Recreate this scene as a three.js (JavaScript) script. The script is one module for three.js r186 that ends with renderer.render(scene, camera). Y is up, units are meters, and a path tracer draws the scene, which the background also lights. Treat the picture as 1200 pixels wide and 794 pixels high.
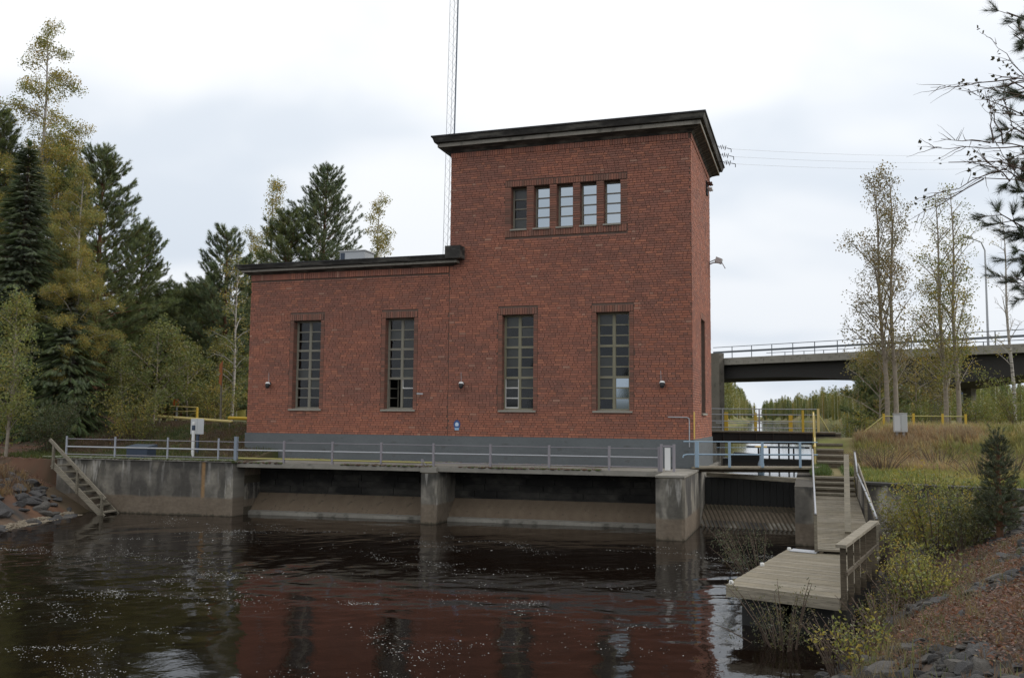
import * as THREE from 'three';
import { mergeGeometries } from 'three/addons/utils/BufferGeometryUtils.js';

// ---------------------------------------------------------------- camera, sky, sun, exposure
const scene = new THREE.Scene();
const FPX = 1056.47, YAW = 0.3175, PITCH = 0.0851, ROLL = 0.0086;
const CAM = new THREE.Vector3(3.3744, 3.25, 28);
const camera = new THREE.PerspectiveCamera(2 * Math.atan(397 / FPX) * 180 / Math.PI, 1024 / 677, 0.1, 4000);
const Fv = new THREE.Vector3(-Math.sin(YAW) * Math.cos(PITCH), Math.sin(PITCH), -Math.cos(YAW) * Math.cos(PITCH));
const R0 = new THREE.Vector3(Math.cos(YAW), 0, -Math.sin(YAW)), U0 = new THREE.Vector3().crossVectors(R0, Fv);
const Rv = R0.clone().multiplyScalar(Math.cos(ROLL)).addScaledVector(U0, Math.sin(ROLL));
const Uv = U0.clone().multiplyScalar(Math.cos(ROLL)).addScaledVector(R0, -Math.sin(ROLL));
camera.position.copy(CAM);
camera.quaternion.setFromRotationMatrix(new THREE.Matrix4().makeBasis(Rv, Uv, Fv.clone().negate()));
scene.add(camera);
const renderer = new THREE.WebGLRenderer({ antialias: true });
renderer.setSize(1024, 677);
renderer.toneMapping = THREE.LinearToneMapping;
renderer.toneMappingExposure = 1.1;
renderer.shadowMap.enabled = true;

// seeded random numbers and noise
function rng(seed) { let a = seed >>> 0; return () => { a = (a + 0x6D2B79F5) >>> 0; let t = a; t = Math.imul(t ^ (t >>> 15), t | 1); t ^= t + Math.imul(t ^ (t >>> 7), t | 61); return ((t ^ (t >>> 14)) >>> 0) / 4294967296; }; }
function hash(x, y, z) { let h = Math.imul(x, 374761393) + Math.imul(y, 668265263) + Math.imul(z, 2147483647 - 60493); h = Math.imul(h ^ (h >>> 13), 1274126177); return ((h ^ (h >>> 16)) >>> 0) / 4294967296; }
const sm = t => t * t * (3 - 2 * t);
function noise(x, y, z = 0) {
  const i = Math.floor(x), j = Math.floor(y), k = Math.floor(z), a = sm(x - i), b = sm(y - j), c = sm(z - k);
  const L = (p, q, t) => p + (q - p) * t;
  return L(L(L(hash(i, j, k), hash(i + 1, j, k), a), L(hash(i, j + 1, k), hash(i + 1, j + 1, k), a), b), L(L(hash(i, j, k + 1), hash(i + 1, j, k + 1), a), L(hash(i, j + 1, k + 1), hash(i + 1, j + 1, k + 1), a), b), c);
}
function fbm(x, y, z = 0, o = 4) { let s = 0, a = 0.5, t = 0; for (let i = 0; i < o; i++) { s += a * noise(x, y, z + i * 7.3); t += a; x *= 2.03; y *= 2.03; z *= 2.03; a *= 0.5; } return s / t; }
const clamp = (v, a = 0, b = 1) => Math.min(b, Math.max(a, v)), lerp = (a, b, t) => a + (b - a) * t, step = (a, b, v) => sm(clamp((v - a) / (b - a)));

// overcast sky with thin broken cloud; the sun stands behind it on the right
const SUN = new THREE.Vector3(0.80, 0.55, -0.42).normalize();
{
  const W = 1024, H = 512, d = new Float32Array(W * H * 4), v = new THREE.Vector3();
  for (let j = 0; j < H; j++) for (let i = 0; i < W; i++) {
    const th = ((j + 0.5) / H - 0.5) * Math.PI, ph = ((i + 0.5) / W - 0.5) * 2 * Math.PI;
    v.set(Math.cos(th) * Math.cos(ph), Math.sin(th), Math.cos(th) * Math.sin(ph));
    const e = Math.max(v.y, 0), q = 1 / (e + 0.16), X = v.x * q, Z = v.z * q;
    const w = fbm(X * 0.8 + 3, Z * 0.8, 9.1, 3) * 1.3;
    const n = fbm(X * 1.5 + w, Z * 1.9 - w, 2.7, 5), m = fbm(X * 0.45 + 11, Z * 0.5 + 4 - w * 0.4, 5.2, 3);
    let c = step(0.40, 0.60, n * 0.6 + m * 0.4 + 0.05 * e);
    const glow = Math.exp((v.dot(SUN) - 1) * 3.2), hz = step(-0.05, 0.40, e);
    const L = lerp(0.80, 0.95, c) * lerp(0.84, 1, hz) + 0.06 * glow;
    const b = lerp(0.10, 0.03, c) + 0.04 * (1 - hz);
    const k = (j * W + i) * 4;
    d[k] = L * (1 - b); d[k + 1] = L * (1 - b * 0.28); d[k + 2] = L * (1 + b * 0.65); d[k + 3] = 1;
    if (v.y < 0) { const g = step(0, -0.12, v.y); d[k] = lerp(d[k], 0.10, g); d[k + 1] = lerp(d[k + 1], 0.11, g); d[k + 2] = lerp(d[k + 2], 0.09, g); }
  }
  const t = new THREE.DataTexture(d, W, H, THREE.RGBAFormat, THREE.FloatType);
  t.mapping = THREE.EquirectangularReflectionMapping; t.magFilter = t.minFilter = THREE.LinearFilter; t.needsUpdate = true;
  scene.background = t; scene.environment = t;
}
const sun = new THREE.DirectionalLight(new THREE.Color(1, 0.95, 0.88), 1.2);
sun.position.copy(SUN).multiplyScalar(120); sun.target.position.set(-4, 0, 4);
sun.castShadow = true; sun.shadow.radius = 34; sun.shadow.mapSize.set(2048, 2048);
Object.assign(sun.shadow.camera, { left: -60, right: 60, top: 60, bottom: -60, near: 1, far: 300 });
scene.add(sun, sun.target);

// ---------------------------------------------------------------- from photograph pixels (1200 x 794) to rays
const ray = (x, y) => Fv.clone().addScaledVector(Rv, (x - 600) / FPX).addScaledVector(Uv, -(y - 397) / FPX);
const onY = (x, y, h) => { const d = ray(x, y); return CAM.clone().addScaledVector(d, (h - CAM.y) / d.y); };
const onZ = (x, y, z) => { const d = ray(x, y); return CAM.clone().addScaledVector(d, (z - CAM.z) / d.z); };
const at = (x, y, D) => CAM.clone().addScaledVector(ray(x, y), D);

// ---------------------------------------------------------------- helpers
class Acc {                                           // collects boxes, bars and tubes for one mesh
  constructor() { this.p = []; this.i = []; }
  v(x, y, z) { this.p.push(x, y, z); return this.p.length / 3 - 1; }
  tri(a, b, c) { const k = this.p.length / 3; for (const q of [a, b, c]) this.p.push(q[0], q[1], q[2]); this.i.push(k, k + 1, k + 2); return this; }
  quad(a, b, c, d) { const k = this.p.length / 3; for (const q of [a, b, c, d]) this.p.push(q[0], q[1], q[2]); this.i.push(k, k + 1, k + 2, k, k + 2, k + 3); return this; }
  hexa(q) {                                           // 8 corners: bottom 4 (ccw seen from above), top 4
    const f = [[3, 2, 1, 0], [4, 5, 6, 7], [0, 1, 5, 4], [1, 2, 6, 5], [2, 3, 7, 6], [3, 0, 4, 7]];
    for (const [a, b, c, d] of f) this.quad(q[a], q[b], q[c], q[d]);
    return this;
  }
  box(x0, x1, y0, y1, z0, z1) { return this.hexa([[x0, y0, z1], [x1, y0, z1], [x1, y0, z0], [x0, y0, z0], [x0, y1, z1], [x1, y1, z1], [x1, y1, z0], [x0, y1, z0]]); }
  bar(a, b, w, h, up = [0, 1, 0]) {                   // square bar from a to b, w wide and h high
    const A = new THREE.Vector3(...(a.toArray ? a.toArray() : a)), B = new THREE.Vector3(...(b.toArray ? b.toArray() : b));
    const d = B.clone().sub(A).normalize(); let u = new THREE.Vector3(...up); if (Math.abs(d.dot(u)) > 0.99) u.set(0, 0, 1);
    const r = new THREE.Vector3().crossVectors(d, u).normalize(); u.crossVectors(r, d);
    const c = (P, s, t) => P.clone().addScaledVector(r, s * w / 2).addScaledVector(u, t * h / 2).toArray();
    return this.hexa([c(A, -1, -1), c(A, 1, -1), c(B, 1, -1), c(B, -1, -1), c(A, -1, 1), c(A, 1, 1), c(B, 1, 1), c(B, -1, 1)]);
  }
  tube(pts, rad, n = 6, caps = true) {
    const P = pts.map(p => p.isVector3 ? p : new THREE.Vector3(...p)), m = P.length, rr = i => Array.isArray(rad) ? rad[i] : rad;
    let ref = null; const rings = [];
    for (let k = 0; k < m; k++) {
      const d = P[Math.min(k + 1, m - 1)].clone().sub(P[Math.max(k - 1, 0)]).normalize();
      if (!ref) { ref = Math.abs(d.y) < 0.9 ? new THREE.Vector3(0, 1, 0) : new THREE.Vector3(1, 0, 0); }
      const a = new THREE.Vector3().crossVectors(d, ref).normalize(), b = new THREE.Vector3().crossVectors(a, d); ref = b.clone();
      const ring = [];
      for (let j = 0; j < n; j++) { const t = j / n * Math.PI * 2, c = Math.cos(t) * rr(k), s = Math.sin(t) * rr(k); ring.push(this.v(P[k].x + a.x * c + b.x * s, P[k].y + a.y * c + b.y * s, P[k].z + a.z * c + b.z * s)); }
      rings.push(ring);
    }
    for (let k = 0; k + 1 < m; k++) for (let j = 0; j < n; j++) { const j2 = (j + 1) % n, A = rings[k][j], B = rings[k][j2], C = rings[k + 1][j2], D = rings[k + 1][j]; this.i.push(A, B, C, A, C, D); }
    if (caps) for (const [k, s] of [[0, 1], [m - 1, -1]]) { const c = this.v(P[k].x, P[k].y, P[k].z); for (let j = 0; j < n; j++) { const j2 = (j + 1) % n; if (s > 0) this.i.push(c, rings[k][j2], rings[k][j]); else this.i.push(c, rings[k][j], rings[k][j2]); } }
    return this;
  }
  geo(tile = 1, fixUV = null) {
    const g = new THREE.BufferGeometry();
    g.setAttribute('position', new THREE.Float32BufferAttribute(this.p, 3)); g.setIndex(this.i); g.computeVertexNormals();
    return uvBox(g, tile, fixUV);
  }
}
function uvBox(g, tile = 1, fix = null) {              // uv in metres, by the way each face points
  const p = g.attributes.position, n = g.attributes.normal, uv = new Float32Array(p.count * 2);
  for (let i = 0; i < p.count; i++) {
    const x = p.getX(i), y = p.getY(i), z = p.getZ(i), ax = Math.abs(n.getX(i)), ay = Math.abs(n.getY(i)), az = Math.abs(n.getZ(i));
    let u, v; if (fix) [u, v] = fix(x, y, z); else if (ay >= ax && ay >= az) { u = x; v = z; } else if (ax > az) { u = z; v = y; } else { u = x; v = y; }
    uv[i * 2] = u / tile; uv[i * 2 + 1] = v / tile;
  }
  g.setAttribute('uv', new THREE.BufferAttribute(uv, 2)); return g;
}
const taken = {};
function numbered(name) { const n = taken[name] = (taken[name] ?? -1) + 1; return n ? `${name}_${String(n).padStart(3, '0')}` : name; }
function mesh(name, g, m, parent) {
  const o = new THREE.Mesh(g instanceof Acc ? g.geo() : g, m); o.name = parent ? name : numbered(name); o.castShadow = o.receiveShadow = true; (parent || scene).add(o); return o;
}
function thing(name, label, category, pos = [0, 0, 0], group) {
  const o = new THREE.Group(); o.name = numbered(name); o.position.set(...(pos.toArray ? pos.toArray() : pos)); o.userData = { label, category }; if (group) o.userData.group = group; scene.add(o); return o;
}
function tag(o, label, category, group) { Object.assign(o.userData, { label, category }); if (group) o.userData.group = group; return o; }
function struct(o) { o.userData.kind = 'structure'; return o; }
function stuff(o) { o.userData.kind = 'stuff'; return o; }
function instanced(name, g, m, mats, cols, parent) {
  const o = new THREE.InstancedMesh(g, m, mats.length); o.name = parent ? name : numbered(name);
  const c = new THREE.Color();
  mats.forEach((M, i) => { o.setMatrixAt(i, M); if (cols) o.setColorAt(i, c.setRGB(...cols[i])); });
  o.castShadow = o.receiveShadow = true; (parent || scene).add(o); return o;
}
const RGB = (r, g, b) => new THREE.Color().setRGB(r, g, b);
function std(r, g, b, rough = 0.9, extra = {}) { return new THREE.MeshStandardMaterial({ color: RGB(r, g, b), roughness: rough, side: THREE.DoubleSide, ...extra }); }
function tex(w, h, f, srgb = true) {                   // f(u, v) -> linear rgb, painted into a repeating texture
  const d = new Uint8Array(w * h * 4), enc = c => { c = clamp(c); return 255 * (srgb ? (c < 0.0031308 ? 12.92 * c : 1.055 * Math.pow(c, 1 / 2.4) - 0.055) : c); };
  for (let j = 0; j < h; j++) for (let i = 0; i < w; i++) { const c = f((i + 0.5) / w, (j + 0.5) / h), k = (j * w + i) * 4; d[k] = enc(c[0]); d[k + 1] = enc(c[1]); d[k + 2] = enc(c[2]); d[k + 3] = 255; }
  const t = new THREE.DataTexture(d, w, h); t.wrapS = t.wrapT = THREE.RepeatWrapping; t.magFilter = THREE.LinearFilter; t.minFilter = THREE.LinearMipmapLinearFilter; t.generateMipmaps = true;
  if (srgb) t.colorSpace = THREE.SRGBColorSpace; t.needsUpdate = true; return t;
}
function tfbm(u, v, f, z, o = 4) {                     // fbm that repeats over the unit square
  const a = fbm(u * f, v * f, z, o), b = fbm((u - 1) * f, v * f, z, o), c = fbm(u * f, (v - 1) * f, z, o), d = fbm((u - 1) * f, (v - 1) * f, z, o);
  return lerp(lerp(a, b, u), lerp(c, d, u), v);
}

// ---------------------------------------------------------------- materials
const WATER = 0, DECK = 1.70, PLINTH = 2.57, LAKE = 1.35, CREST = 2.75;
const mixc = (a, b, t) => [lerp(a[0], b[0], t), lerp(a[1], b[1], t), lerp(a[2], b[2], t)];
const concBump = tex(512, 512, (u, v) => { const n = tfbm(u, v, 24, 3.3, 4) * 0.6 + 0.4 * tfbm(u, v, 90, 8.1, 2); return [n, n, n]; }, false);
concBump.repeat.set(0.5, 0.5);
const concTex = tex(512, 512, (u, v) => {
  const n = tfbm(u, v, 5, 1.2, 5), s = tfbm(u, v * 0.999, 14, 4.4, 3), f = tfbm(u, v, 70, 6.6, 2);
  let c = mixc([0.17, 0.155, 0.13], [0.34, 0.32, 0.275], clamp(n * 1.5 - 0.25));
  c = mixc(c, [0.09, 0.085, 0.07], step(0.55, 0.72, s) * 0.7);
  return c.map(q => q * (0.82 + 0.36 * f));
});
concTex.repeat.set(0.33, 0.33);
const M = {};
M.concrete = new THREE.MeshStandardMaterial({ map: concTex, bumpMap: concBump, bumpScale: 0.012, roughness: 0.92, side: THREE.DoubleSide });
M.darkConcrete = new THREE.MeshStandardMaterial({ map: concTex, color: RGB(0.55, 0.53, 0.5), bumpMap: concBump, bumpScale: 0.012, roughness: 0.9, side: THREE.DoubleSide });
// cornice: weathered, lichen-blackened render
const corniceTex = tex(512, 128, (u, v) => { const n = tfbm(u, v, 9, 2.2, 4), f = tfbm(u, v, 60, 5.1, 2); let c = mixc([0.035, 0.033, 0.03], [0.12, 0.115, 0.10], step(0.42, 0.72, n)); return c.map(q => q * (0.7 + 0.6 * f)); });
corniceTex.repeat.set(0.3, 1);
M.cornice = new THREE.MeshStandardMaterial({ map: corniceTex, roughness: 0.95, bumpMap: concBump, bumpScale: 0.01, side: THREE.DoubleSide });
M.corniceLight = M.concrete;
M.roofing = std(0.04, 0.04, 0.042, 0.9);
M.mortar = new THREE.MeshStandardMaterial({ map: tex(256, 256, (u, v) => { const n = 0.75 + 0.5 * tfbm(u, v, 18, 7.7, 4); return [0.145 * n, 0.10 * n, 0.08 * n]; }), roughness: 0.97, side: THREE.DoubleSide });
M.brick = new THREE.MeshStandardMaterial({ color: RGB(1, 1, 1), roughness: 0.9, side: THREE.DoubleSide, bumpMap: concBump, bumpScale: 0.006 });
const plinthTex = tex(512, 256, (u, v) => { const n = tfbm(u, v, 5, 3.9, 5), f = tfbm(u, v, 80, 1.1, 2), s = tfbm(u, v, 18, 8.8, 3); let c = mixc([0.105, 0.115, 0.12], [0.155, 0.168, 0.172], n); c = mixc(c, [0.08, 0.075, 0.065], step(0.6, 0.75, s) * 0.5); return c.map(q => q * (0.88 + 0.24 * f)); });
plinthTex.repeat.set(0.25, 0.5);
M.plinth = new THREE.MeshStandardMaterial({ map: plinthTex, roughness: 0.9, bumpMap: concBump, bumpScale: 0.004, side: THREE.DoubleSide });
M.sillLight = std(0.30, 0.285, 0.24, 0.85);
M.steelOlive = std(0.24, 0.225, 0.155, 0.75);
M.steelGrey = std(0.235, 0.22, 0.175, 0.75);
M.whitePaint = std(0.62, 0.61, 0.58, 0.6);
M.glass = new THREE.MeshPhysicalMaterial({ color: RGB(0.80, 0.84, 0.84), roughness: 0.04, metalness: 0, transmission: 1, thickness: 0, ior: 1.5, side: THREE.DoubleSide });
M.dustyGlass = new THREE.MeshPhysicalMaterial({ color: RGB(0.40, 0.43, 0.40), roughness: 0.3, metalness: 0, transmission: 0.88, thickness: 0, ior: 1.5, side: THREE.DoubleSide });
M.mirrorGlass = new THREE.MeshPhysicalMaterial({ color: RGB(0.40, 0.44, 0.47), roughness: 0.06, metalness: 1, side: THREE.DoubleSide });
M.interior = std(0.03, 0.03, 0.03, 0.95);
M.blackMetal = std(0.02, 0.02, 0.022, 0.6);
M.galv = std(0.42, 0.43, 0.45, 0.5, { metalness: 0.35 });
M.railGrey = std(0.36, 0.38, 0.42, 0.55);
M.railRust = std(0.27, 0.25, 0.27, 0.75);
M.railYellowGreen = std(0.40, 0.36, 0.13, 0.9);
M.blueSteel = std(0.27, 0.37, 0.46, 0.55);
M.greyBlue = std(0.24, 0.28, 0.33, 0.6);
M.soffit = std(0.032, 0.030, 0.028, 0.95);  // bridge underside: its shade is put into this near-black colour
M.bridgeRail = std(0.11, 0.125, 0.145, 0.6);
M.navy = std(0.045, 0.065, 0.10, 0.6);
M.yellow = std(0.58, 0.38, 0.035, 0.55);
M.paleYellow = std(0.62, 0.50, 0.20, 0.6);
M.orange = std(0.62, 0.16, 0.03, 0.6);
M.white = std(0.75, 0.75, 0.73, 0.6);
M.signGrey = std(0.55, 0.56, 0.56, 0.6);
M.cabinet = std(0.46, 0.47, 0.46, 0.55);
// weathered wood
const woodTex = tex(512, 256, (u, v) => { const g = tfbm(u * 0.999, v, 4, 2.8, 3), l = fbm(u * 7, v * 110, 3.1, 3), k = fbm(u * 16, v * 60, 7.1, 2); let c = mixc([0.16, 0.14, 0.105], [0.34, 0.30, 0.23], clamp(l * 1.4 - 0.2)); c = mixc(c, [0.13, 0.12, 0.09], step(0.62, 0.8, k) * 0.5); return c.map(q => q * (0.8 + 0.4 * g)); });
M.wood = new THREE.MeshStandardMaterial({ map: woodTex, roughness: 0.9, side: THREE.DoubleSide });
M.woodDark = new THREE.MeshStandardMaterial({ map: woodTex, color: RGB(0.42, 0.38, 0.34), roughness: 0.92, side: THREE.DoubleSide });
M.woodPale = new THREE.MeshStandardMaterial({ map: woodTex, color: RGB(0.88, 0.86, 0.80), roughness: 0.88, side: THREE.DoubleSide });
M.woodGrey = new THREE.MeshStandardMaterial({ map: woodTex, color: RGB(0.72, 0.72, 0.70), roughness: 0.9, side: THREE.DoubleSide });
M.wetBlack = std(0.018, 0.018, 0.016, 0.6);

// ---------------------------------------------------------------- the lie of the land
const poly = pts => t => { if (t <= pts[0][0]) return pts[0][1]; for (let i = 1; i < pts.length; i++) if (t <= pts[i][0]) return lerp(pts[i - 1][1], pts[i][1], (t - pts[i - 1][0]) / (pts[i][0] - pts[i - 1][0])); return pts[pts.length - 1][1]; };
const xRight = poly([[3, 5.1], [6, 5.0], [9.5, 4.9], [11.5, 4.7], [13, 4.3], [14.2, 4.0], [15.8, 3.62], [18, 3.15], [21, 2.6], [28, 1.75], [45, 0], [70, -3]]);
const xLeft = poly([[3, -19.3], [5, -18.9], [7, -18.4], [9, -17.6], [14, -17.4], [22, -20], [45, -26], [70, -30]]);
const zDeck = x => 2.0 - 0.095 * (x + 1.5);            // front edge of the walkway
const canalL = poly([[-640, -30], [-560, -33], [-370, -20], [-120, -10.5], [-60, -11], [-6, -12]]), canalR = poly([[-640, -30.5], [-572, -26], [-270, 17], [-120, 13], [-60, 9], [-22, 5.6], [-14, 4.7], [-8, 4.4]]);
function ground(x, z) {
  const r = fbm(x * 0.35, z * 0.35, 1.7, 3) - 0.5, r2 = fbm(x * 1.7, z * 1.7, 4.2, 3) - 0.5;
  const dike = (x, z) => { const t = x > 3 ? step(-3.2, -7.6, z) : step(2.6, -4.2, z); return lerp(1.64, CREST, t) + 0.10 * r * t; };
  if (z < -6.5) {                                       // upstream
    if (x > canalL(z) && x < canalR(z)) { const d = Math.min(x - canalL(z), canalR(z) - x); return lerp(LAKE, -1.4, clamp(d / 3)); }
    const d = Math.max(canalL(z) - x, x - canalR(z)); const far = step(-60, -260, z);
    return Math.max(LAKE + 0.02, Math.min(dike(x, z) + r * 0.5 * far + far * 2.5 * fbm(x * 0.01, z * 0.01, 3, 2), LAKE + d * 0.9));
  }
  if (x > -14.3 && x < 3.4 && z < 6) return z > 1 ? -1.3 : -1.5;             // under the station and in the sluice
  if (x >= 3.4 && z < 4.9 && (x < 4.75 || z < 4.12 + 0.3 * (x - 4.6))) { let h = dike(x, z); if (x < 4.75 && z > 0.9) h = -0.6; return h + 0.02 * r2; }
  if (x <= -14.3 && z < zDeck(x) - 0.35) { return dike(x, z) + 0.03 * r2 + (x < -22 ? 0.35 * step(-22, -30, x) : 0); }
  const dr = x - xRight(z), dl = xLeft(z) - x;
  if (dr > 0) { const top = lerp(1.75, 2.35, step(5, 10, z)); return top * (1 - Math.exp(-dr * 0.95 / top)) + 0.16 * r * clamp(dr) + 0.10 * r2 * clamp(dr * 2); }
  if (dl > 0) { const top = 2.25; return top * (1 - Math.exp(-dl * 0.62 / top)) + 0.14 * r * clamp(dl) + 0.09 * r2 * clamp(dl * 2); }
  return -1.4 * step(0, 2.5, Math.min(-dr, -dl)) - 0.05;
}
const axis = (a, b, s, far, g) => { const o = []; for (let v = a; v <= b + 1e-6; v += s) o.push(v); let st = s, v = a; const lo = []; while (v > far[0]) { st *= g; v -= st; lo.unshift(v); } st = s; v = o[o.length - 1]; while (v < far[1]) { st *= g; v += st; o.push(v); } return lo.concat(o); };
const XS = axis(-28, 12, 0.25, [-900, 900], 1.09), ZS = axis(-14, 27, 0.25, [-1400, 70], 1.09);
const groundTint = (x, z, h) => {
  const a = fbm(x * 0.5, z * 0.5, 2.1, 4), b = fbm(x * 2.3, z * 2.3, 6.4, 3), c = fbm(x * 9, z * 9, 3.4, 2);
  let col;
  if (z >= 5 || (x > 4.5 && z > 4.0 + 0.3 * (x - 4.6))) {                                         // river banks: stony soil, brown needles and leaves
    col = mixc([0.055, 0.05, 0.045], [0.13, 0.085, 0.055], step(0.4, 0.62, b)); col = mixc(col, [0.15, 0.07, 0.035], step(0.48, 0.64, a) * 0.7);
  } else if (x < -14 && z > -9) {
    col = mixc([0.075, 0.09, 0.025], [0.12, 0.085, 0.05], step(0.42, 0.6, a)); if (x < -20.5) col = mixc([0.12, 0.06, 0.035], [0.06, 0.05, 0.03], step(0.4, 0.65, b));
  } else col = mixc([0.14, 0.15, 0.04], [0.21, 0.17, 0.07], step(0.4, 0.62, a * 0.6 + b * 0.4));
  return col.map(q => q * (0.65 + 0.7 * c));
};
M.ground = new THREE.MeshStandardMaterial({ vertexColors: true, roughness: 1, side: THREE.DoubleSide });
function landPiece(name, xs, zs) {
  const p = [], c = [], idx = [], nx = xs.length;
  for (const z of zs) for (const x of xs) { const h = ground(x, z); p.push(x, h, z); c.push(...groundTint(x, z, h)); }
  for (let j = 0; j + 1 < zs.length; j++) for (let i = 0; i + 1 < nx; i++) { const a = j * nx + i; idx.push(a, a + nx, a + 1, a + 1, a + nx, a + nx + 1); }
  const g = new THREE.BufferGeometry(); g.setAttribute('position', new THREE.Float32BufferAttribute(p, 3)); g.setAttribute('color', new THREE.Float32BufferAttribute(c, 3)); g.setIndex(idx); g.computeVertexNormals();
  return struct(mesh(name, uvBox(g), M.ground));
}
const zSplit = ZS.reduce((b, v, i) => Math.abs(v - 5) < Math.abs(ZS[b] - 5) ? i : b, 0), xSplit = XS.reduce((b, v, i) => Math.abs(v + 8) < Math.abs(XS[b] + 8) ? i : b, 0);
landPiece('ground', XS, ZS.slice(0, zSplit + 1));
const bankR = landPiece('rocky_bank', XS.slice(xSplit), ZS.slice(zSplit)), bankL = landPiece('river_bank', XS.slice(0, xSplit + 1), ZS.slice(zSplit));

// ---------------------------------------------------------------- water
function waterHeight(x, z) {
  const sw = fbm(x * 0.18, z * 0.18, 8.8, 2) * 5;
  const boil = 1 + 2.2 * Math.exp(-(((x + 9.5) / 3.6) ** 2) - (((z - 12.5) / 6.5) ** 2)) + 1.2 * Math.exp(-(((x - 1.2) / 2.2) ** 2) - (((z - 13) / 5) ** 2)) + 0.8 * step(0.5, 0.7, fbm(x * 0.3, z * 0.3, 6.6, 2));
  return 0.028 * (fbm(x * 0.7 + sw * 1.3, z * 0.8 - sw * 1.1, 1.1, 2) - 0.5) + 0.011 * boil * (fbm(x * 1.9 + sw * 1.6, z * 1.9 - sw * 1.2, 2.2, 3) - 0.5) + 0.0035 * boil * (fbm(x * 6 + sw, z * 7 + sw, 3.3, 2) - 0.5);
}
const waterBump = tex(512, 512, (u, v) => { const n = tfbm(u, v, 14, 5.5, 4) * 0.6 + 0.4 * tfbm(u, v, 40, 2.5, 3); return [n, n, n]; }, false);
waterBump.repeat.set(0.45, 0.5);
M.water = new THREE.MeshPhysicalMaterial({ color: RGB(0.008, 0.005, 0.0035), roughness: 0.045, ior: 1.33, specularIntensity: 0.85, bumpMap: waterBump, bumpScale: 0.004, side: THREE.DoubleSide });
{
  const xs = axis(-20, 6, 0.085, [-42, 10], 1.25), zs = axis(1.0, 19, 0.075, [-2.2, 62], 1.2), p = [], idx = [], nx = xs.length;
  for (const z of zs) for (const x of xs) p.push(x, z > 30 ? 0 : waterHeight(x, z), z);
  for (let j = 0; j + 1 < zs.length; j++) for (let i = 0; i + 1 < nx; i++) { const a = j * nx + i; idx.push(a, a + nx, a + 1, a + 1, a + nx, a + nx + 1); }
  const g = new THREE.BufferGeometry(); g.setAttribute('position', new THREE.Float32BufferAttribute(p, 3)); g.setIndex(idx); g.computeVertexNormals();
  struct(mesh('river_water', uvBox(g), M.water));
  // the upstream canal: one sheet from the station out to the lake
  const q = new Acc(); const zz = [-6.9, -12, -30, -60, -120, -270, -370, -560, -640];
  for (let k = 0; k + 1 < zz.length; k++) { const a = zz[k], b = zz[k + 1]; q.quad([canalL(a) - 1, LAKE, a], [canalR(a) + 1, LAKE, a], [canalR(b) + 1, LAKE, b], [canalL(b) - 1, LAKE, b]); }
  struct(mesh('canal_water', q, new THREE.MeshPhysicalMaterial({ color: RGB(0.02, 0.016, 0.012), roughness: 0.06, ior: 1.33, bumpMap: waterBump, bumpScale: 0.0008, side: THREE.DoubleSide })));
  // bubbles and flecks of foam carried round by the outflow
  const R = rng(77), mats = [], m4 = new THREE.Matrix4(), qd = new THREE.Quaternion(), up = new THREE.Vector3(0, 1, 0);
  const streak = Array.from({ length: 105 }, () => [lerp(-15, 2.5, R()), lerp(4.5, 19.5, R()), R() * 1.5 - 0.5, 0.4 + R() * 1.8, 15 + 190 * R() * R(), 0.16 + 0.6 * R() * R(), (R() - 0.4) * 0.7]);
  for (const [cx, cz, an, len, n, wd, cv] of streak) for (let k = 0; k < n; k++) {
    const s = (R() + R() - 1) * len, w = (R() + R() + R() - 1.5) * wd, bend = cv * s * s;
    const x = cx + Math.cos(an) * s - w * Math.sin(an), z = cz + Math.sin(an) * s + w * Math.cos(an) + bend;
    if (z < zDeck(x) + 0.4 || x > xRight(z) - 0.3 || x < -17 || (x > 1.7 && z > 8.5)) continue;
    const r = 0.0025 + 0.0075 * R() * R() + (R() < 0.012 ? 0.007 : 0); qd.setFromAxisAngle(up, R() * 6.3);
    mats.push(m4.compose(new THREE.Vector3(x, waterHeight(x, z) + 0.002, z), qd, new THREE.Vector3(r * (1 + 3 * R() * R()), r * 0.35, r)).clone());
  }
  stuff(tag(instanced('foam', new THREE.IcosahedronGeometry(1, 1), std(0.45, 0.45, 0.43, 0.6), mats), 'white flecks of foam drifting on the dark river', 'foam'));
}

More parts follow.
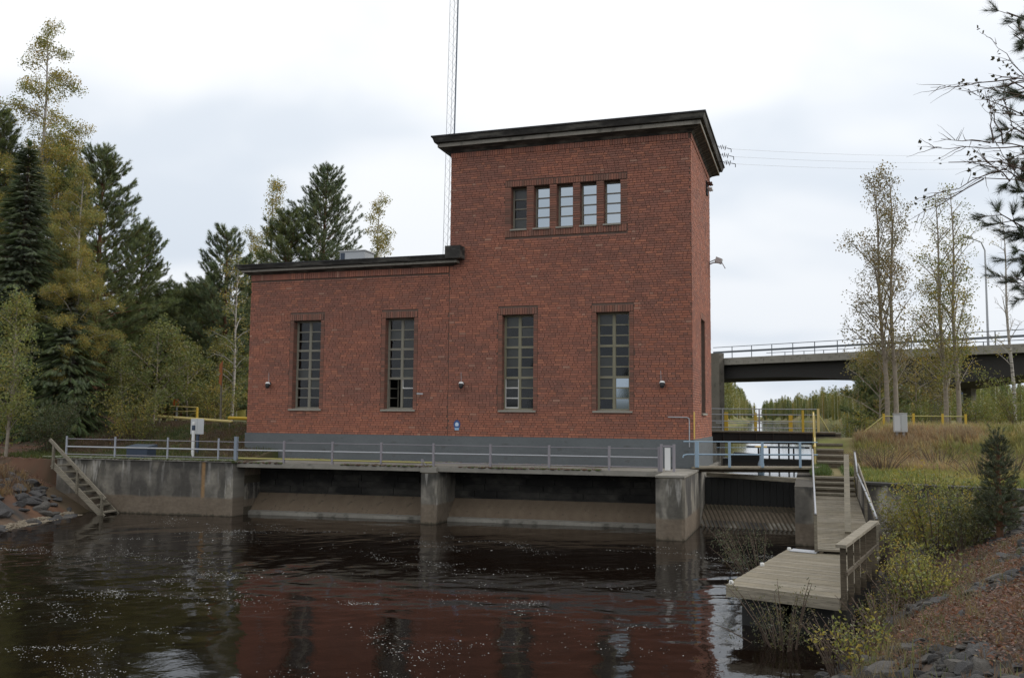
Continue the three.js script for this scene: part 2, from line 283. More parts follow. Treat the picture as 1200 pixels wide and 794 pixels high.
// ---------------------------------------------------------------- the power station
const XW = -15.84, XT = -8.055, DEPTH = 5.6, WINGTOP = 8.27, TOWTOP = 12.15, FR_W = 8.05, FR_T = 11.97;
const station = thing('power_station', 'red brick power station with flat roofed wing and square tower over the river', 'building');
const lower = [[-14.03, -12.92], [-10.42, -9.33], [-6.17, -5.08], [-3.01, -1.93]].map(([a, b]) => ({ x0: a, x1: b, y0: 3.445, y1: 6.56 }));
const upper = [0, 1, 2, 3, 4].map(k => ({ x0: -5.90 + 0.785 * k, x1: -5.90 + 0.785 * k + 0.555, y0: 9.42, y1: 10.83 }));
const UPF = { x0: -6.10, x1: -1.98, y0: 9.14, y1: 11.03 };
const sideWin = { z0: -3.55, z1: -2.4, y0: 3.40, y1: 6.54 };
{
  const s = new THREE.Shape([[XW, 0.9], [0, 0.9], [0, TOWTOP + 0.1], [XT, TOWTOP + 0.1], [XT, WINGTOP + 0.1], [XW, WINGTOP + 0.1]].map(p => new THREE.Vector2(...p)));
  for (const w of [...lower, ...upper]) s.holes.push(new THREE.Path([[w.x0, w.y0], [w.x0, w.y1], [w.x1, w.y1], [w.x1, w.y0]].map(p => new THREE.Vector2(...p))));
  const g = new THREE.ExtrudeGeometry(s, { depth: 0.38, bevelEnabled: false }); g.translate(0, 0, -0.38);
  mesh('front_wall', uvBox(g, 1), M.mortar, station);
  const t = new THREE.Shape([[-0.381, 0.9], [-DEPTH, 0.9], [-DEPTH, TOWTOP + 0.1], [-0.381, TOWTOP + 0.1]].map(p => new THREE.Vector2(...p)));
  t.holes.push(new THREE.Path([[sideWin.z0, sideWin.y0], [sideWin.z0, sideWin.y1], [sideWin.z1, sideWin.y1], [sideWin.z1, sideWin.y0]].map(p => new THREE.Vector2(...p))));
  const h = new THREE.ExtrudeGeometry(t, { depth: 0.38, bevelEnabled: false }); h.rotateY(-Math.PI / 2); // shape x -> +z
  mesh('side_wall', uvBox(h, 1), M.mortar, station);
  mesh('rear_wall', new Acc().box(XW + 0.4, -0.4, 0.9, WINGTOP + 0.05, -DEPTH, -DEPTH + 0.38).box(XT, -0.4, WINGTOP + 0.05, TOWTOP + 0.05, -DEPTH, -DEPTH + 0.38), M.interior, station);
  mesh('end_wall', new Acc().box(XW, XW + 0.38, 0.9, WINGTOP + 0.05, -DEPTH, -0.381), M.mortar, station);
  mesh('tower_end_wall', new Acc().box(XT, XT + 0.38, WINGTOP + 0.05, TOWTOP + 0.05, -DEPTH + 0.38, -0.381), M.mortar, station);
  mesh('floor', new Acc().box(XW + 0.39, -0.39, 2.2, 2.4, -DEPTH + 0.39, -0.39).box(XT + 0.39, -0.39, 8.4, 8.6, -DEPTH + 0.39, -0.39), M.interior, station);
  mesh('roof', new Acc().box(XW - 0.1, XT - 0.01, 8.40, 8.56, -DEPTH - 0.1, 0.2).box(XT - 0.1, 0.1, 12.3, 12.58, -DEPTH - 0.1, 0.1), M.roofing, station);
}
// bricks: laid one by one, pushed a little in and out of the mortar
{
  const R = rng(5), list = [];                           // [x, y, z, w, h, d, tone rgb]
  const tone = (x, y, dark) => {
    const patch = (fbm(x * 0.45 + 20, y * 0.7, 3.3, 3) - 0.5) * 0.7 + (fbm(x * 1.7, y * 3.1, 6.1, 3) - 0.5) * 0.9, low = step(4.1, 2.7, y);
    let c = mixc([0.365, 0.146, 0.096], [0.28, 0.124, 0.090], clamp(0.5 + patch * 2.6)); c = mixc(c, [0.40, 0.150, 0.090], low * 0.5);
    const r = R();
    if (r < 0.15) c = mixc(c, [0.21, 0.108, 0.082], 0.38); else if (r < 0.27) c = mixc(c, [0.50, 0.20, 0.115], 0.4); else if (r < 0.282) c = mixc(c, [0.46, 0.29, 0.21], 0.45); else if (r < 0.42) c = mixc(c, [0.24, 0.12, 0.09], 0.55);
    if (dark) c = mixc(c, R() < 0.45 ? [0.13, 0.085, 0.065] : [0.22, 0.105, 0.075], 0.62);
    const k = 0.89 + 0.22 * R(); return c.map(q => q * k);
  };
  const CH = 0.0765, H = 0.062, cutsF = [];
  for (const w of lower) cutsF.push([w.x0 - 0.14, w.x1 + 0.14, w.y0 - 0.02, w.y1 + 0.235]);
  cutsF.push([UPF.x0, UPF.x1, UPF.y0, UPF.y1]); cutsF.push([XT - 0.012, XT + 0.012, 2, FR_W - 0.08]);
  const course = (a, b, y, put, dark) => { let x = a - R() * 0.2; while (x < b) { const w = R() < 0.55 ? 0.235 : 0.113, l = Math.max(x, a), r = Math.min(x + w, b); if (r - l > 0.035) put(l, r, y, dark); x += w + 0.012; } };
  const front = (l, r, y, dark) => list.push([(l + r) / 2, y + H / 2, 0.005 + R() * 0.007, r - l, H, 0.03, tone((l + r) / 2, y, dark)]);
  let row = 0;
  for (let y = PLINTH + 0.006; y < FR_T - 0.01; y += CH, row++) {
    let seg = y + H < FR_W ? [[XW, 0]] : [[XT, 0]]; if (y < FR_W && y + H >= FR_W) seg = [[XT, 0]];
    for (const [a, b, c, d] of cutsF) if (y + H > c && y < d) seg = seg.flatMap(([s, e]) => (b <= s || a >= e) ? [[s, e]] : [[s, a], [b, e]].filter(q => q[1] - q[0] > 0.03));
    for (const [s, e] of seg) course(s, e, y, front);
    let ss = [[-DEPTH, -0.002]]; const c = [sideWin.z0 - 0.14, sideWin.z1 + 0.14, sideWin.y0 - 0.02, sideWin.y1 + 0.235];
    if (y + H > c[2] && y < c[3]) ss = [[-DEPTH, c[0]], [c[1], -0.002]];
    for (const [s, e] of ss) course(s, e, y, (l, r, yy) => list.push([0.005 + R() * 0.007, yy + H / 2, (l + r) / 2, 0.03, H, r - l, tone((l + r) / 2 + 40, yy)]));
  }
  // soldier courses: friezes, window heads; header frames down the sides of the openings
  const soldiers = (a, b, y0, y1, z, dark) => { for (let x = a; x + 0.06 < b; x += 0.0835) list.push([x + 0.036, (y0 + y1) / 2, z + R() * 0.006, 0.071, y1 - y0 - 0.01, 0.03, tone(x, y0, dark)]); };
  soldiers(XW, XT, FR_W, WINGTOP, 0.03); soldiers(XT, 0.02, FR_T, TOWTOP, 0.03);
  for (let z = -DEPTH; z < -0.05; z += 0.0835) list.push([0.03 + R() * 0.006, (FR_T + TOWTOP) / 2, z + 0.036, 0.03, TOWTOP - FR_T - 0.01, 0.071, tone(z, 12)]);
  for (const w of lower) {
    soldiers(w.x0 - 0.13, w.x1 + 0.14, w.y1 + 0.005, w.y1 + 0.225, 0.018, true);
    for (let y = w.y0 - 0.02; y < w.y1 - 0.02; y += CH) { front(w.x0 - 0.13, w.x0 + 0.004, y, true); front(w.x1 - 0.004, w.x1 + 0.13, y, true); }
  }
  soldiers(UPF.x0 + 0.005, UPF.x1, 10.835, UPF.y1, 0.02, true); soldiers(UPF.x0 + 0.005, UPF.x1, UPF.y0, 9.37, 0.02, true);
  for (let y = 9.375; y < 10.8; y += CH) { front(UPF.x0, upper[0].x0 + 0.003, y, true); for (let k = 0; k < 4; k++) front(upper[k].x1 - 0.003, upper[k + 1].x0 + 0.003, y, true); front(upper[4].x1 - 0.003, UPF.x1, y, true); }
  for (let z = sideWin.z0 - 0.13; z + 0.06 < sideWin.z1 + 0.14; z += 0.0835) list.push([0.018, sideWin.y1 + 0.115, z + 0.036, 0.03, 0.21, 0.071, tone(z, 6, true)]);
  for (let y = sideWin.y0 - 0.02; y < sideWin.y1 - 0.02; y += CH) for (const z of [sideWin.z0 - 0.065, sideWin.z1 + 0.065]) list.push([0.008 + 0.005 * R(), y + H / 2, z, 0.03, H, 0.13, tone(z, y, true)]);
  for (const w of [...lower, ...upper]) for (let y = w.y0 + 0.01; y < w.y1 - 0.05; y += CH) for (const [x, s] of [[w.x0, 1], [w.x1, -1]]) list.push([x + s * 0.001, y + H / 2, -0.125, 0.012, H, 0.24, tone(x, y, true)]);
  // the 300 bricks that show largest are parts of their own, the rest one part
  const cp = CAM; list.forEach(b => { b.d = Math.max(b[3], b[5] * 0.25) * b[4] / ((b[0] - cp.x) ** 2 + (b[1] - cp.y) ** 2 + (b[2] - cp.z) ** 2); });
  list.sort((a, b) => b.d - a.d);
  const unit = new THREE.BoxGeometry(1, 1, 1), m4 = new THREE.Matrix4(), q = new THREE.Quaternion();
  const near = list.filter(b => b[3] > 0.1 && b[2] > -0.02 && b[2] < 0.05).slice(0, 300), nearSet = new Set(near);
  const pal = Array.from({ length: 10 }, (_, k) => { const o = M.brick.clone(); o.color = RGB(...near[k * 29][6]); return o; });
  near.forEach((b, k) => { const o = mesh('brick', unit, pal[Math.floor(hash(k, 3, 7) * 10)], station); o.position.set(b[0], b[1], b[2]); o.scale.set(b[3], b[4], b[5]); });
  const rest = list.filter(b => !nearSet.has(b));
  stuff(instanced('brickwork', unit, M.brick, rest.map(b => m4.compose(new THREE.Vector3(b[0], b[1], b[2]), q, new THREE.Vector3(b[3], b[4], b[5])).clone()), rest.map(b => b[6]), station));
  console.log('bricks', list.length);
}
// plinth, cornices, roof edge
mesh('plinth', new Acc().box(XW - 0.05, 0.05, DECK + 0.005, PLINTH, -0.1, 0.05).box(0.001, 0.052, 0.2, PLINTH + 0.002, -DEPTH, -0.11), M.plinth, station);
function ring(a, x0, x1, z0, z1, e, y0, y1, e1 = e) { a.hexa([[x0 - e, y0, z1 + e], [x1 + e, y0, z1 + e], [x1 + e, y0, z0 - e], [x0 - e, y0, z0 - e], [x0 - e1, y1, z1 + e1], [x1 + e1, y1, z1 + e1], [x1 + e1, y1, z0 - e1], [x0 - e1, y1, z0 - e1]]); }
{
  const d = new Acc(); ring(d, XT, 0, -DEPTH, 0, 0.05, TOWTOP, TOWTOP + 0.06, 0.12); ring(d, XT, 0, -DEPTH, 0, 0.12, TOWTOP + 0.06, TOWTOP + 0.15, 0.34); ring(d, XT, 0, -DEPTH, 0, 0.36, TOWTOP + 0.27, TOWTOP + 0.30); ring(d, XT, 0, -DEPTH, 0, 0.46, TOWTOP + 0.30, TOWTOP + 0.47, 0.52);
  const c = mesh('tower_cornice', d, M.cornice, station);
  const l = new Acc(); ring(l, XT, 0, -DEPTH, 0, 0.37, TOWTOP + 0.15, TOWTOP + 0.27); mesh('fascia', l, M.corniceLight, c);
  const k = new Acc(); ring(k, XT, 0, -DEPTH, 0, 0.55, TOWTOP + 0.47, TOWTOP + 0.52); mesh('coping', k, M.roofing, c);
  const w = new Acc(), xr = -7.99; ring(w, XW, xr, -DEPTH + 0.1, 0, 0.05, WINGTOP, WINGTOP + 0.08, 0.24); ring(w, XW, xr, -DEPTH + 0.1, 0, 0.27, WINGTOP + 0.16, WINGTOP + 0.18); ring(w, XW, xr, -DEPTH + 0.1, 0, 0.36, WINGTOP + 0.18, WINGTOP + 0.31, 0.41);
  const wc = mesh('wing_cornice', w, M.cornice, station);
  const wl = new Acc(); ring(wl, XW, xr, -DEPTH + 0.1, 0, 0.28, WINGTOP + 0.08, WINGTOP + 0.16); mesh('fascia', wl, M.corniceLight, wc);
  const wk = new Acc(); ring(wk, XW, xr, -DEPTH + 0.1, 0, 0.43, WINGTOP + 0.31, WINGTOP + 0.345); mesh('coping', wk, M.roofing, wc);
  mesh('end_block', new Acc().box(-8.07, -7.52, WINGTOP + 0.20, WINGTOP + 0.62, 0.02, 0.45), M.cornice, station);
}
// windows
function steelWindow(w, opt) {
  const g = new THREE.Group(); g.name = 'window'; station.add(g); g.position.set(w.x0, w.y0, -0.26);
  const W = w.x1 - w.x0, H = w.y1 - w.y0, cols = opt.cols, rows = opt.rows, a = new Acc(), fr = 0.055, mw = 0.065, cw = (W - 2 * fr - (cols - 1) * mw) / cols;
  a.box(0, fr, 0, H, -0.03, 0.03).box(W - fr, W, 0, H, -0.03, 0.03).box(fr, W - fr, 0, fr, -0.028, 0.028).box(fr, W - fr, H - fr, H, -0.028, 0.028);
  for (let c = 1; c < cols; c++) { const x = fr + c * cw + (c - 1) * mw; a.box(x, x + mw, fr, H - fr, -0.027, 0.033); }
  const white = new Acc(), panes = [], rh = (H - 2 * fr) / rows, skip = opt.skip || (() => false);
  for (let r = 0; r < rows; r++) for (let c = 0; c < cols; c++) {
    const x = fr + c * (cw + mw), y = fr + r * rh; if (skip(c, r)) continue;
    const T = (opt.white && opt.white(c, r)) ? white : a, t = (opt.third && r % 3 === 0 && r > 0) ? 0.075 : 0.038;
    if (r > 0) T.box(x, x + cw, y - t / 2, y + t / 2, -0.026, 0.03 + (t > 0.04 ? 0.012 : 0));
    if (opt.sash) { T.box(x, x + 0.022, y + t / 2, y + rh - 0.014, -0.02, 0.022).box(x + cw - 0.022, x + cw, y + t / 2, y + rh - 0.014, -0.02, 0.022); if (T === white && (r === 0)) T.box(x, x + cw, y, y + 0.04, -0.02, 0.034); }
    panes.push([x + cw / 2, y + rh / 2, c, r]);
  }
  mesh('frame', a, opt.mat, g); if (white.p.length) { const o = mesh('casement', white, M.whitePaint, g); o.userData.label = 'white painted casement'; }
  const pg = new THREE.PlaneGeometry(cw, rh);
  for (const [x, y, c, r] of panes) { const o = mesh('pane', pg, opt.mirror && opt.mirror(c, r) ? M.mirrorGlass : hash(c + 7, r + 3, w.x0 * 77 | 0) < 0.24 ? M.dustyGlass : M.glass, g); o.position.set(x, y, 0); o.rotation.set((hash(c, r, W * 999 | 0) - 0.5) * 0.02, (hash(r, c, 5 + w.x0 * 100 | 0) - 0.5) * 0.025, 0); }
  const s = new Acc(), ov = cols > 1 ? 0.10 : 0.01, L = -ov, Rr = W + ov; s.hexa([[L, -0.07, 0.345], [Rr, -0.07, 0.345], [W - 0.003, -0.07, 0.03], [0.003, -0.07, 0.03], [L, -0.02, 0.345], [Rr, -0.02, 0.345], [W - 0.003, 0.02, 0.03], [0.003, 0.02, 0.03]]);
  if (opt.sill !== false) mesh('sill', s, M.sillLight, g);
  return g;
}
steelWindow(lower[0], { cols: 2, rows: 9, third: true, sash: true, mat: M.steelGrey });
const openWin = steelWindow(lower[1], { cols: 2, rows: 9, third: true, sash: true, mat: M.steelGrey, skip: (c, r) => c === 0 && r < 3, white: (c, r) => c === 1 && r === 2 });
{ const a = new Acc(), s = 0.46, h = 0.98; for (const y of [0, h / 3, 2 * h / 3, h]) a.box(0, s, y - 0.015, y + 0.015, -0.02, 0.02); a.box(0, 0.025, 0, h, -0.021, 0.021).box(s - 0.025, s, 0, h, -0.021, 0.021); const o = mesh('open_casement', a, M.steelGrey, openWin); o.position.set(0.05, 0.06, -0.03); o.rotation.y = 1.25; o.userData.label = 'casement swung open into the room'; }
steelWindow(lower[2], { cols: 2, rows: 9, third: true, sash: true, mat: M.steelOlive, white: (c, r) => c === 0 && r < 3 });
steelWindow(lower[3], { cols: 2, rows: 9, third: true, sash: true, mat: M.steelOlive, mirror: (c, r) => c === 1 && r < 3 });
upper.forEach((w, k) => {
  steelWindow(w, { cols: 1, rows: 4, mat: M.steelGrey, mirror: () => k > 0, sill: true });
});
{ // the tall window in the river-ward side of the tower
  const g = new THREE.Group(); g.name = 'window'; g.position.set(-0.26, sideWin.y0, sideWin.z1); g.rotation.y = Math.PI / 2; station.add(g);
  const W = sideWin.z1 - sideWin.z0, H = sideWin.y1 - sideWin.y0, a = new Acc(), pg = new THREE.PlaneGeometry(W / 2 - 0.07, H / 9 - 0.02);
  a.box(0, 0.045, 0, H, -0.03, 0.03).box(W - 0.045, W, 0, H, -0.03, 0.03).box(W / 2 - 0.025, W / 2 + 0.025, 0, H, -0.03, 0.03); for (let r = 0; r <= 9; r++) a.box(0.045, W - 0.045, clamp(r * H / 9 - 0.016, 0, H), clamp(r * H / 9 + 0.016, 0, H), -0.027, 0.03);
  mesh('frame', a, M.steelOlive, g); for (let r = 0; r < 9; r++) for (const x of [W / 4, 3 * W / 4]) mesh('pane', pg, M.glass, g).position.set(x, (r + 0.5) * H / 9, 0);
  mesh('sill', new Acc().box(-0.1, W + 0.1, -0.07, -0.01, 0.03, 0.34), M.sillLight, g);
}
// conduit on the corner, stub beside a window, yellow corner guard
mesh('conduit', new Acc().tube([onZ(783, 488.5, 0.04), [-0.16, 3.25, 0.04], [-0.10, 3.22, 0.04], [-0.085, 3.15, 0.04], [-0.085, 2.35, 0.07]], 0.018, 8), M.galv, station);
{ const p = onZ(490, 461, 0.09); mesh('wall_bracket', new Acc().bar([p.x, p.y, 0.01], [p.x, p.y, 0.16], 0.05, 0.05).bar([p.x - 0.02, p.y, 0.15], [p.x + 0.2, p.y - 0.01, 0.15], 0.04, 0.05), M.galv, station); }
mesh('corner_guard', new Acc().box(0.018, 0.03, PLINTH + 0.02, 3.42, -0.42, -0.10), std(0.45, 0.30, 0.05, 0.7), station);
// things fixed to the building
function wallLamp(px, py, label) {
  const p = onZ(px, py, 0.2), g = thing('wall_lamp', label, 'lamp', [p.x, p.y, 0.012]); g.scale.setScalar(0.82);
  mesh('bracket', new Acc().box(-0.05, 0.05, -0.02, 0.10, 0, 0.03).bar([0, 0.05, 0.03], [0, 0.06, 0.20], 0.03, 0.03), M.blackMetal, g);
  const h = new THREE.LatheGeometry([[0.001, 0.09], [0.07, 0.075], [0.095, 0.02], [0.10, -0.05], [0.07, -0.13], [0.03, -0.165], [0.001, -0.17]].map(q => new THREE.Vector2(...q)), 16); const o = mesh('lamp_head', uvBox(h), M.blackMetal, g); o.position.set(0, -0.02, 0.2); o.rotation.x = -0.25;
  const c = new THREE.LatheGeometry([[0.001, 0.115], [0.08, 0.10], [0.112, 0.035], [0.112, 0.02]].map(q => new THREE.Vector2(...q)), 16); const o2 = mesh('cap', uvBox(c), M.white, g); o2.position.set(0, -0.015, 0.2); o2.rotation.x = -0.25;
  mesh('cable', new Acc().tube([[-0.07, 0.06, 0.015], [-0.08, 0.5, 0.012]], 0.01, 5), M.galv, g);
  return g;
}
wallLamp(313, 450, 'black wall lamp with white cap beside the outermost window of the low wing');
wallLamp(540, 450, 'black wall lamp with white cap above the small blue sign');
wallLamp(776, 449, 'black wall lamp with white cap near the tower corner above the bent conduit');
{
  const g = thing('floodlight', 'grey floodlight and arm on the far corner of the tower side wall', 'lamp', [0.02, 8.75, -5.35]);
  mesh('arm', new Acc().tube([[0, 0.1, 0], [0.15, 0.16, 0], [0.34, 0.15, 0]], 0.025, 6).tube([[0, 0.18, 0], [0.3, 0.3, 0]], 0.02, 6), M.galv, g);
  const h = new Acc().hexa([[0.20, 0.18, 0.13], [0.42, 0.10, 0.13], [0.42, 0.10, -0.13], [0.20, 0.18, -0.13], [0.26, 0.36, 0.13], [0.48, 0.26, 0.13], [0.48, 0.26, -0.13], [0.26, 0.36, -0.13]]); mesh('lamp_head', h, M.signGrey, g);
  mesh('visor', new Acc().bar([0.40, 0.24, 0], [0.56, -0.06, 0], 0.24, 0.03, [1, 0, 0]), M.galv, g);
}
{ // round-topped blue plate with a white figure
  const p = onZ(535.5, 498, 0.02), g = thing('wall_sign', 'small blue oval sign with a white figure on the brick wall', 'sign', [p.x, p.y, 0.02]);
  const s = new THREE.Shape(); s.absellipse(0, 0.02, 0.115, 0.15, 0, Math.PI * 2); mesh('plate', uvBox(new THREE.ExtrudeGeometry(s, { depth: 0.012, bevelEnabled: false, curveSegments: 24 })), std(0.03, 0.09, 0.26, 0.45), g);
  const a = new THREE.Shape(); a.absarc(0, 0.035, 0.062, 0, Math.PI, false); a.lineTo(-0.062, -0.02); a.quadraticCurveTo(0, -0.05, 0.062, -0.02); const o = mesh('figure', uvBox(new THREE.ExtrudeGeometry(a, { depth: 0.004, bevelEnabled: false, curveSegments: 16 })), std(0.55, 0.65, 0.78, 0.5), g); o.position.z = 0.0125;
  const f = mesh('foot_plate', new Acc().box(-0.075, 0.075, -0.165, -0.085, 0.0125, 0.018), std(0.30, 0.48, 0.66, 0.5), g);
}
{ // ventilation unit on the wing roof
  const a = onZ(398, 305, -3.2), b = onZ(427, 304, -3.2); const g = thing('roof_ventilator', 'pale grey ventilation box standing on the flat wing roof', 'ventilator', [(a.x + b.x) / 2, 8.56, -3.6]);
  const w = (b.x - a.x) / 2, h = onZ(410, 294.5, -3.2).y - 8.56; mesh('casing', new Acc().box(-w, w, 0.12, h, -0.4, 0.4), std(0.48, 0.5, 0.52, 0.6), g);
  mesh('lid', new Acc().box(-w - 0.04, w + 0.04, h, h + 0.04, -0.44, 0.44), M.signGrey, g); mesh('base', new Acc().box(-w + 0.05, w - 0.05, 0, 0.12, -0.35, 0.35), M.galv, g); mesh('grille', new Acc().box(-w + 0.03, -w + 0.22, 0.15, h - 0.05, 0.4, 0.41), M.navy, g);
}
{ // strain insulators and wires leaving the rear of the tower
  const k = thing('insulator_bracket', 'dark bracket with porcelain insulators under the tower eaves', 'insulator', [0.02, 11.55, -4.4]);
  mesh('bracket', new Acc().box(0, 0.05, -0.35, 0.18, -0.05, 0.05).box(0, 0.05, -0.3, 0.15, -0.35, -0.25), M.blackMetal, k);
  for (const [y, z] of [[0.1, 0], [-0.1, 0], [0.1, -0.3], [-0.1, -0.3]]) { const o = mesh('insulator', uvBox(new THREE.LatheGeometry([[0.001, -0.02], [0.05, 0], [0.025, 0.05], [0.06, 0.07], [0.03, 0.12], [0.055, 0.14], [0.001, 0.19]].map(q => new THREE.Vector2(...q)), 10)), y > 0 ? std(0.10, 0.04, 0.025, 0.25) : std(0.6, 0.6, 0.58, 0.3), k); o.position.set(0.05, y, z); o.rotation.z = -Math.PI / 2; }
  [[838, 170.5, 857, 174.5], [840.5, 180, 860, 183.5], [844, 189, 862, 192]].forEach(([x0, y0, x1, y1], i) => {
    const D = 33.5 - i * 0.4, a = at(x0, y0, D), b = at(x1, y1, D), root = new THREE.Vector3(0.02, a.y + 0.12, a.z - 0.3), g = thing('power_line', 'thin overhead wire with a black strain insulator leaving the tower eaves', 'power line', [0, 0, 0], 'three power lines off the tower');
    const d = b.clone().sub(a), pt = t => a.clone().addScaledVector(d, t);
    mesh('clamp', new Acc().tube([root, a, pt(0.25)], 0.016, 5).tube([pt(0.72), pt(1)], 0.014, 5).tube([pt(1), pt(1).add(new THREE.Vector3(0, -0.12, 0))], 0.014, 5), M.blackMetal, g);
    const s = new Acc(); for (let q = 0; q < 4; q++) { const c = pt(0.3 + 0.11 * q), e = pt(0.34 + 0.11 * q); s.tube([c, c.clone().lerp(e, 0.5), e], [0.03, q % 2 ? 0.10 : 0.07, 0.03], 8); } mesh('insulator', s, M.blackMetal, g);
    const far = at(1330, 168 + i * 7, 62), wire = []; for (let q = 0; q <= 16; q++) { const t = q / 16, P = b.clone().lerp(far, t); P.y -= 1.3 * 4 * t * (1 - t) * 0.4; wire.push(P); } mesh('wire', new Acc().tube(wire, 0.004, 4), M.signGrey, g);
  });
}
{ // triangular lattice mast behind the station
  const base = onZ(518.5, 480, -9.2), gy = 2.3, g = thing('lattice_mast', 'tall thin lattice radio mast rising behind the brick tower', 'mast', [base.x, gy, -9.2]); g.rotation.z = -0.014;
  mesh('footing', new Acc().box(-0.5, 0.5, -3.2, 0.1, -0.5, 0.5), M.concrete, g);
  const H = 27, w = (y) => y < 20.4 ? 0.21 : 0.15, ang = [0.2, 2.3, 4.35], br = new Acc();
  ang.forEach((t, k) => { const c = Math.cos(t), s = Math.sin(t); mesh('leg', new Acc().tube([[c * 0.21, 0.1, s * 0.21], [c * 0.21, 20.4, s * 0.21]], k ? 0.012 : 0.034, 6).tube([[c * 0.15, 20.4, s * 0.15], [c * 0.15, H, s * 0.15]], k ? 0.010 : 0.026, 6), k ? M.galv : std(0.12, 0.15, 0.19, 0.5), g); });
  for (let y = 0.4, n = 0; y < H - 0.4; y += 0.42, n++) for (let k = 0; k < 3; k++) { const a = ang[(k + n) % 3], b = ang[(k + n + 1) % 3], r = w(y); br.tube([[Math.cos(a) * r, y, Math.sin(a) * r], [Math.cos(b) * r, y + 0.42, Math.sin(b) * r]], 0.005, 3, false); }
  br.box(-0.26, 0.26, 20.38, 20.44, -0.26, 0.26); mesh('bracing', br, M.galv, g);
}

// ---------------------------------------------------------------- the dam under the station: abutment, walkway deck, piers, outlet bays
const stain = (L, Hh, seed, opt = {}) => tex(1024, 256, (u, v) => {   // formed concrete with run-off streaks, lichen and a tide line
  const x = u * L, y = v * Hh;
  const n = fbm(x * 1.3, y * 1.3, seed, 5), f = fbm(x * 14, y * 14, seed + 2, 2), st = fbm(x * 3.2 + n * 1.2, y * 0.8, seed + 5, 4), st2 = fbm(x * 9 + n, y * 1.1, seed + 9, 4);
  let c = mixc([0.20, 0.18, 0.145], [0.33, 0.305, 0.255], clamp(n * 1.7 - 0.35));
  const top = y / Hh;
  c = mixc(c, [0.05, 0.047, 0.04], step(0.50, 0.72, st + (top - 0.6) * 0.25) * 0.7);
  c = mixc(c, [0.035, 0.035, 0.03], step(0.86, 0.99, top + (n - 0.5) * 0.5) * 0.8);
  c = mixc(c, [0.46, 0.44, 0.40], step(0.62, 0.75, st2 * (0.75 + 0.35 * top)) * 0.55);
  if (opt.darkPatch) c = mixc(c, [0.055, 0.05, 0.045], step(0.36, 0.6, fbm(x * 1.6, y * 0.9, seed + 20, 4)) * opt.darkPatch);  // dark mottled patches mixed over the concrete
  if (opt.rust) c = mixc(c, [0.34, 0.20, 0.085], step(0.10, 0.02, Math.abs(x - opt.rust)) * step(0.3, 0.6, top) * 0.8);
  const tide = 0.62 + 0.06 * (fbm(x * 1.5, 3, seed, 2) - 0.5), wet = step(tide + 0.05, tide - 0.04, y - 0.5 + 0.03 * (f - 0.5));
  c = mixc(c, mixc([0.15, 0.115, 0.08], [0.21, 0.165, 0.12], n), wet * 0.9);
  c = mixc(c, [0.07, 0.06, 0.04], step(0.63, 0.55, y + 0.08 * (f - 0.5)) * 0.9);
  return c.map(q => q * (0.8 + 0.4 * f));
});
const face = (t, extra = {}) => new THREE.MeshStandardMaterial({ map: t, bumpMap: concBump, bumpScale: 0.015, roughness: 0.9, side: THREE.DoubleSide, ...extra });
const dam = thing('dam', 'stained concrete dam with open outlet bays under the brick station', 'dam');
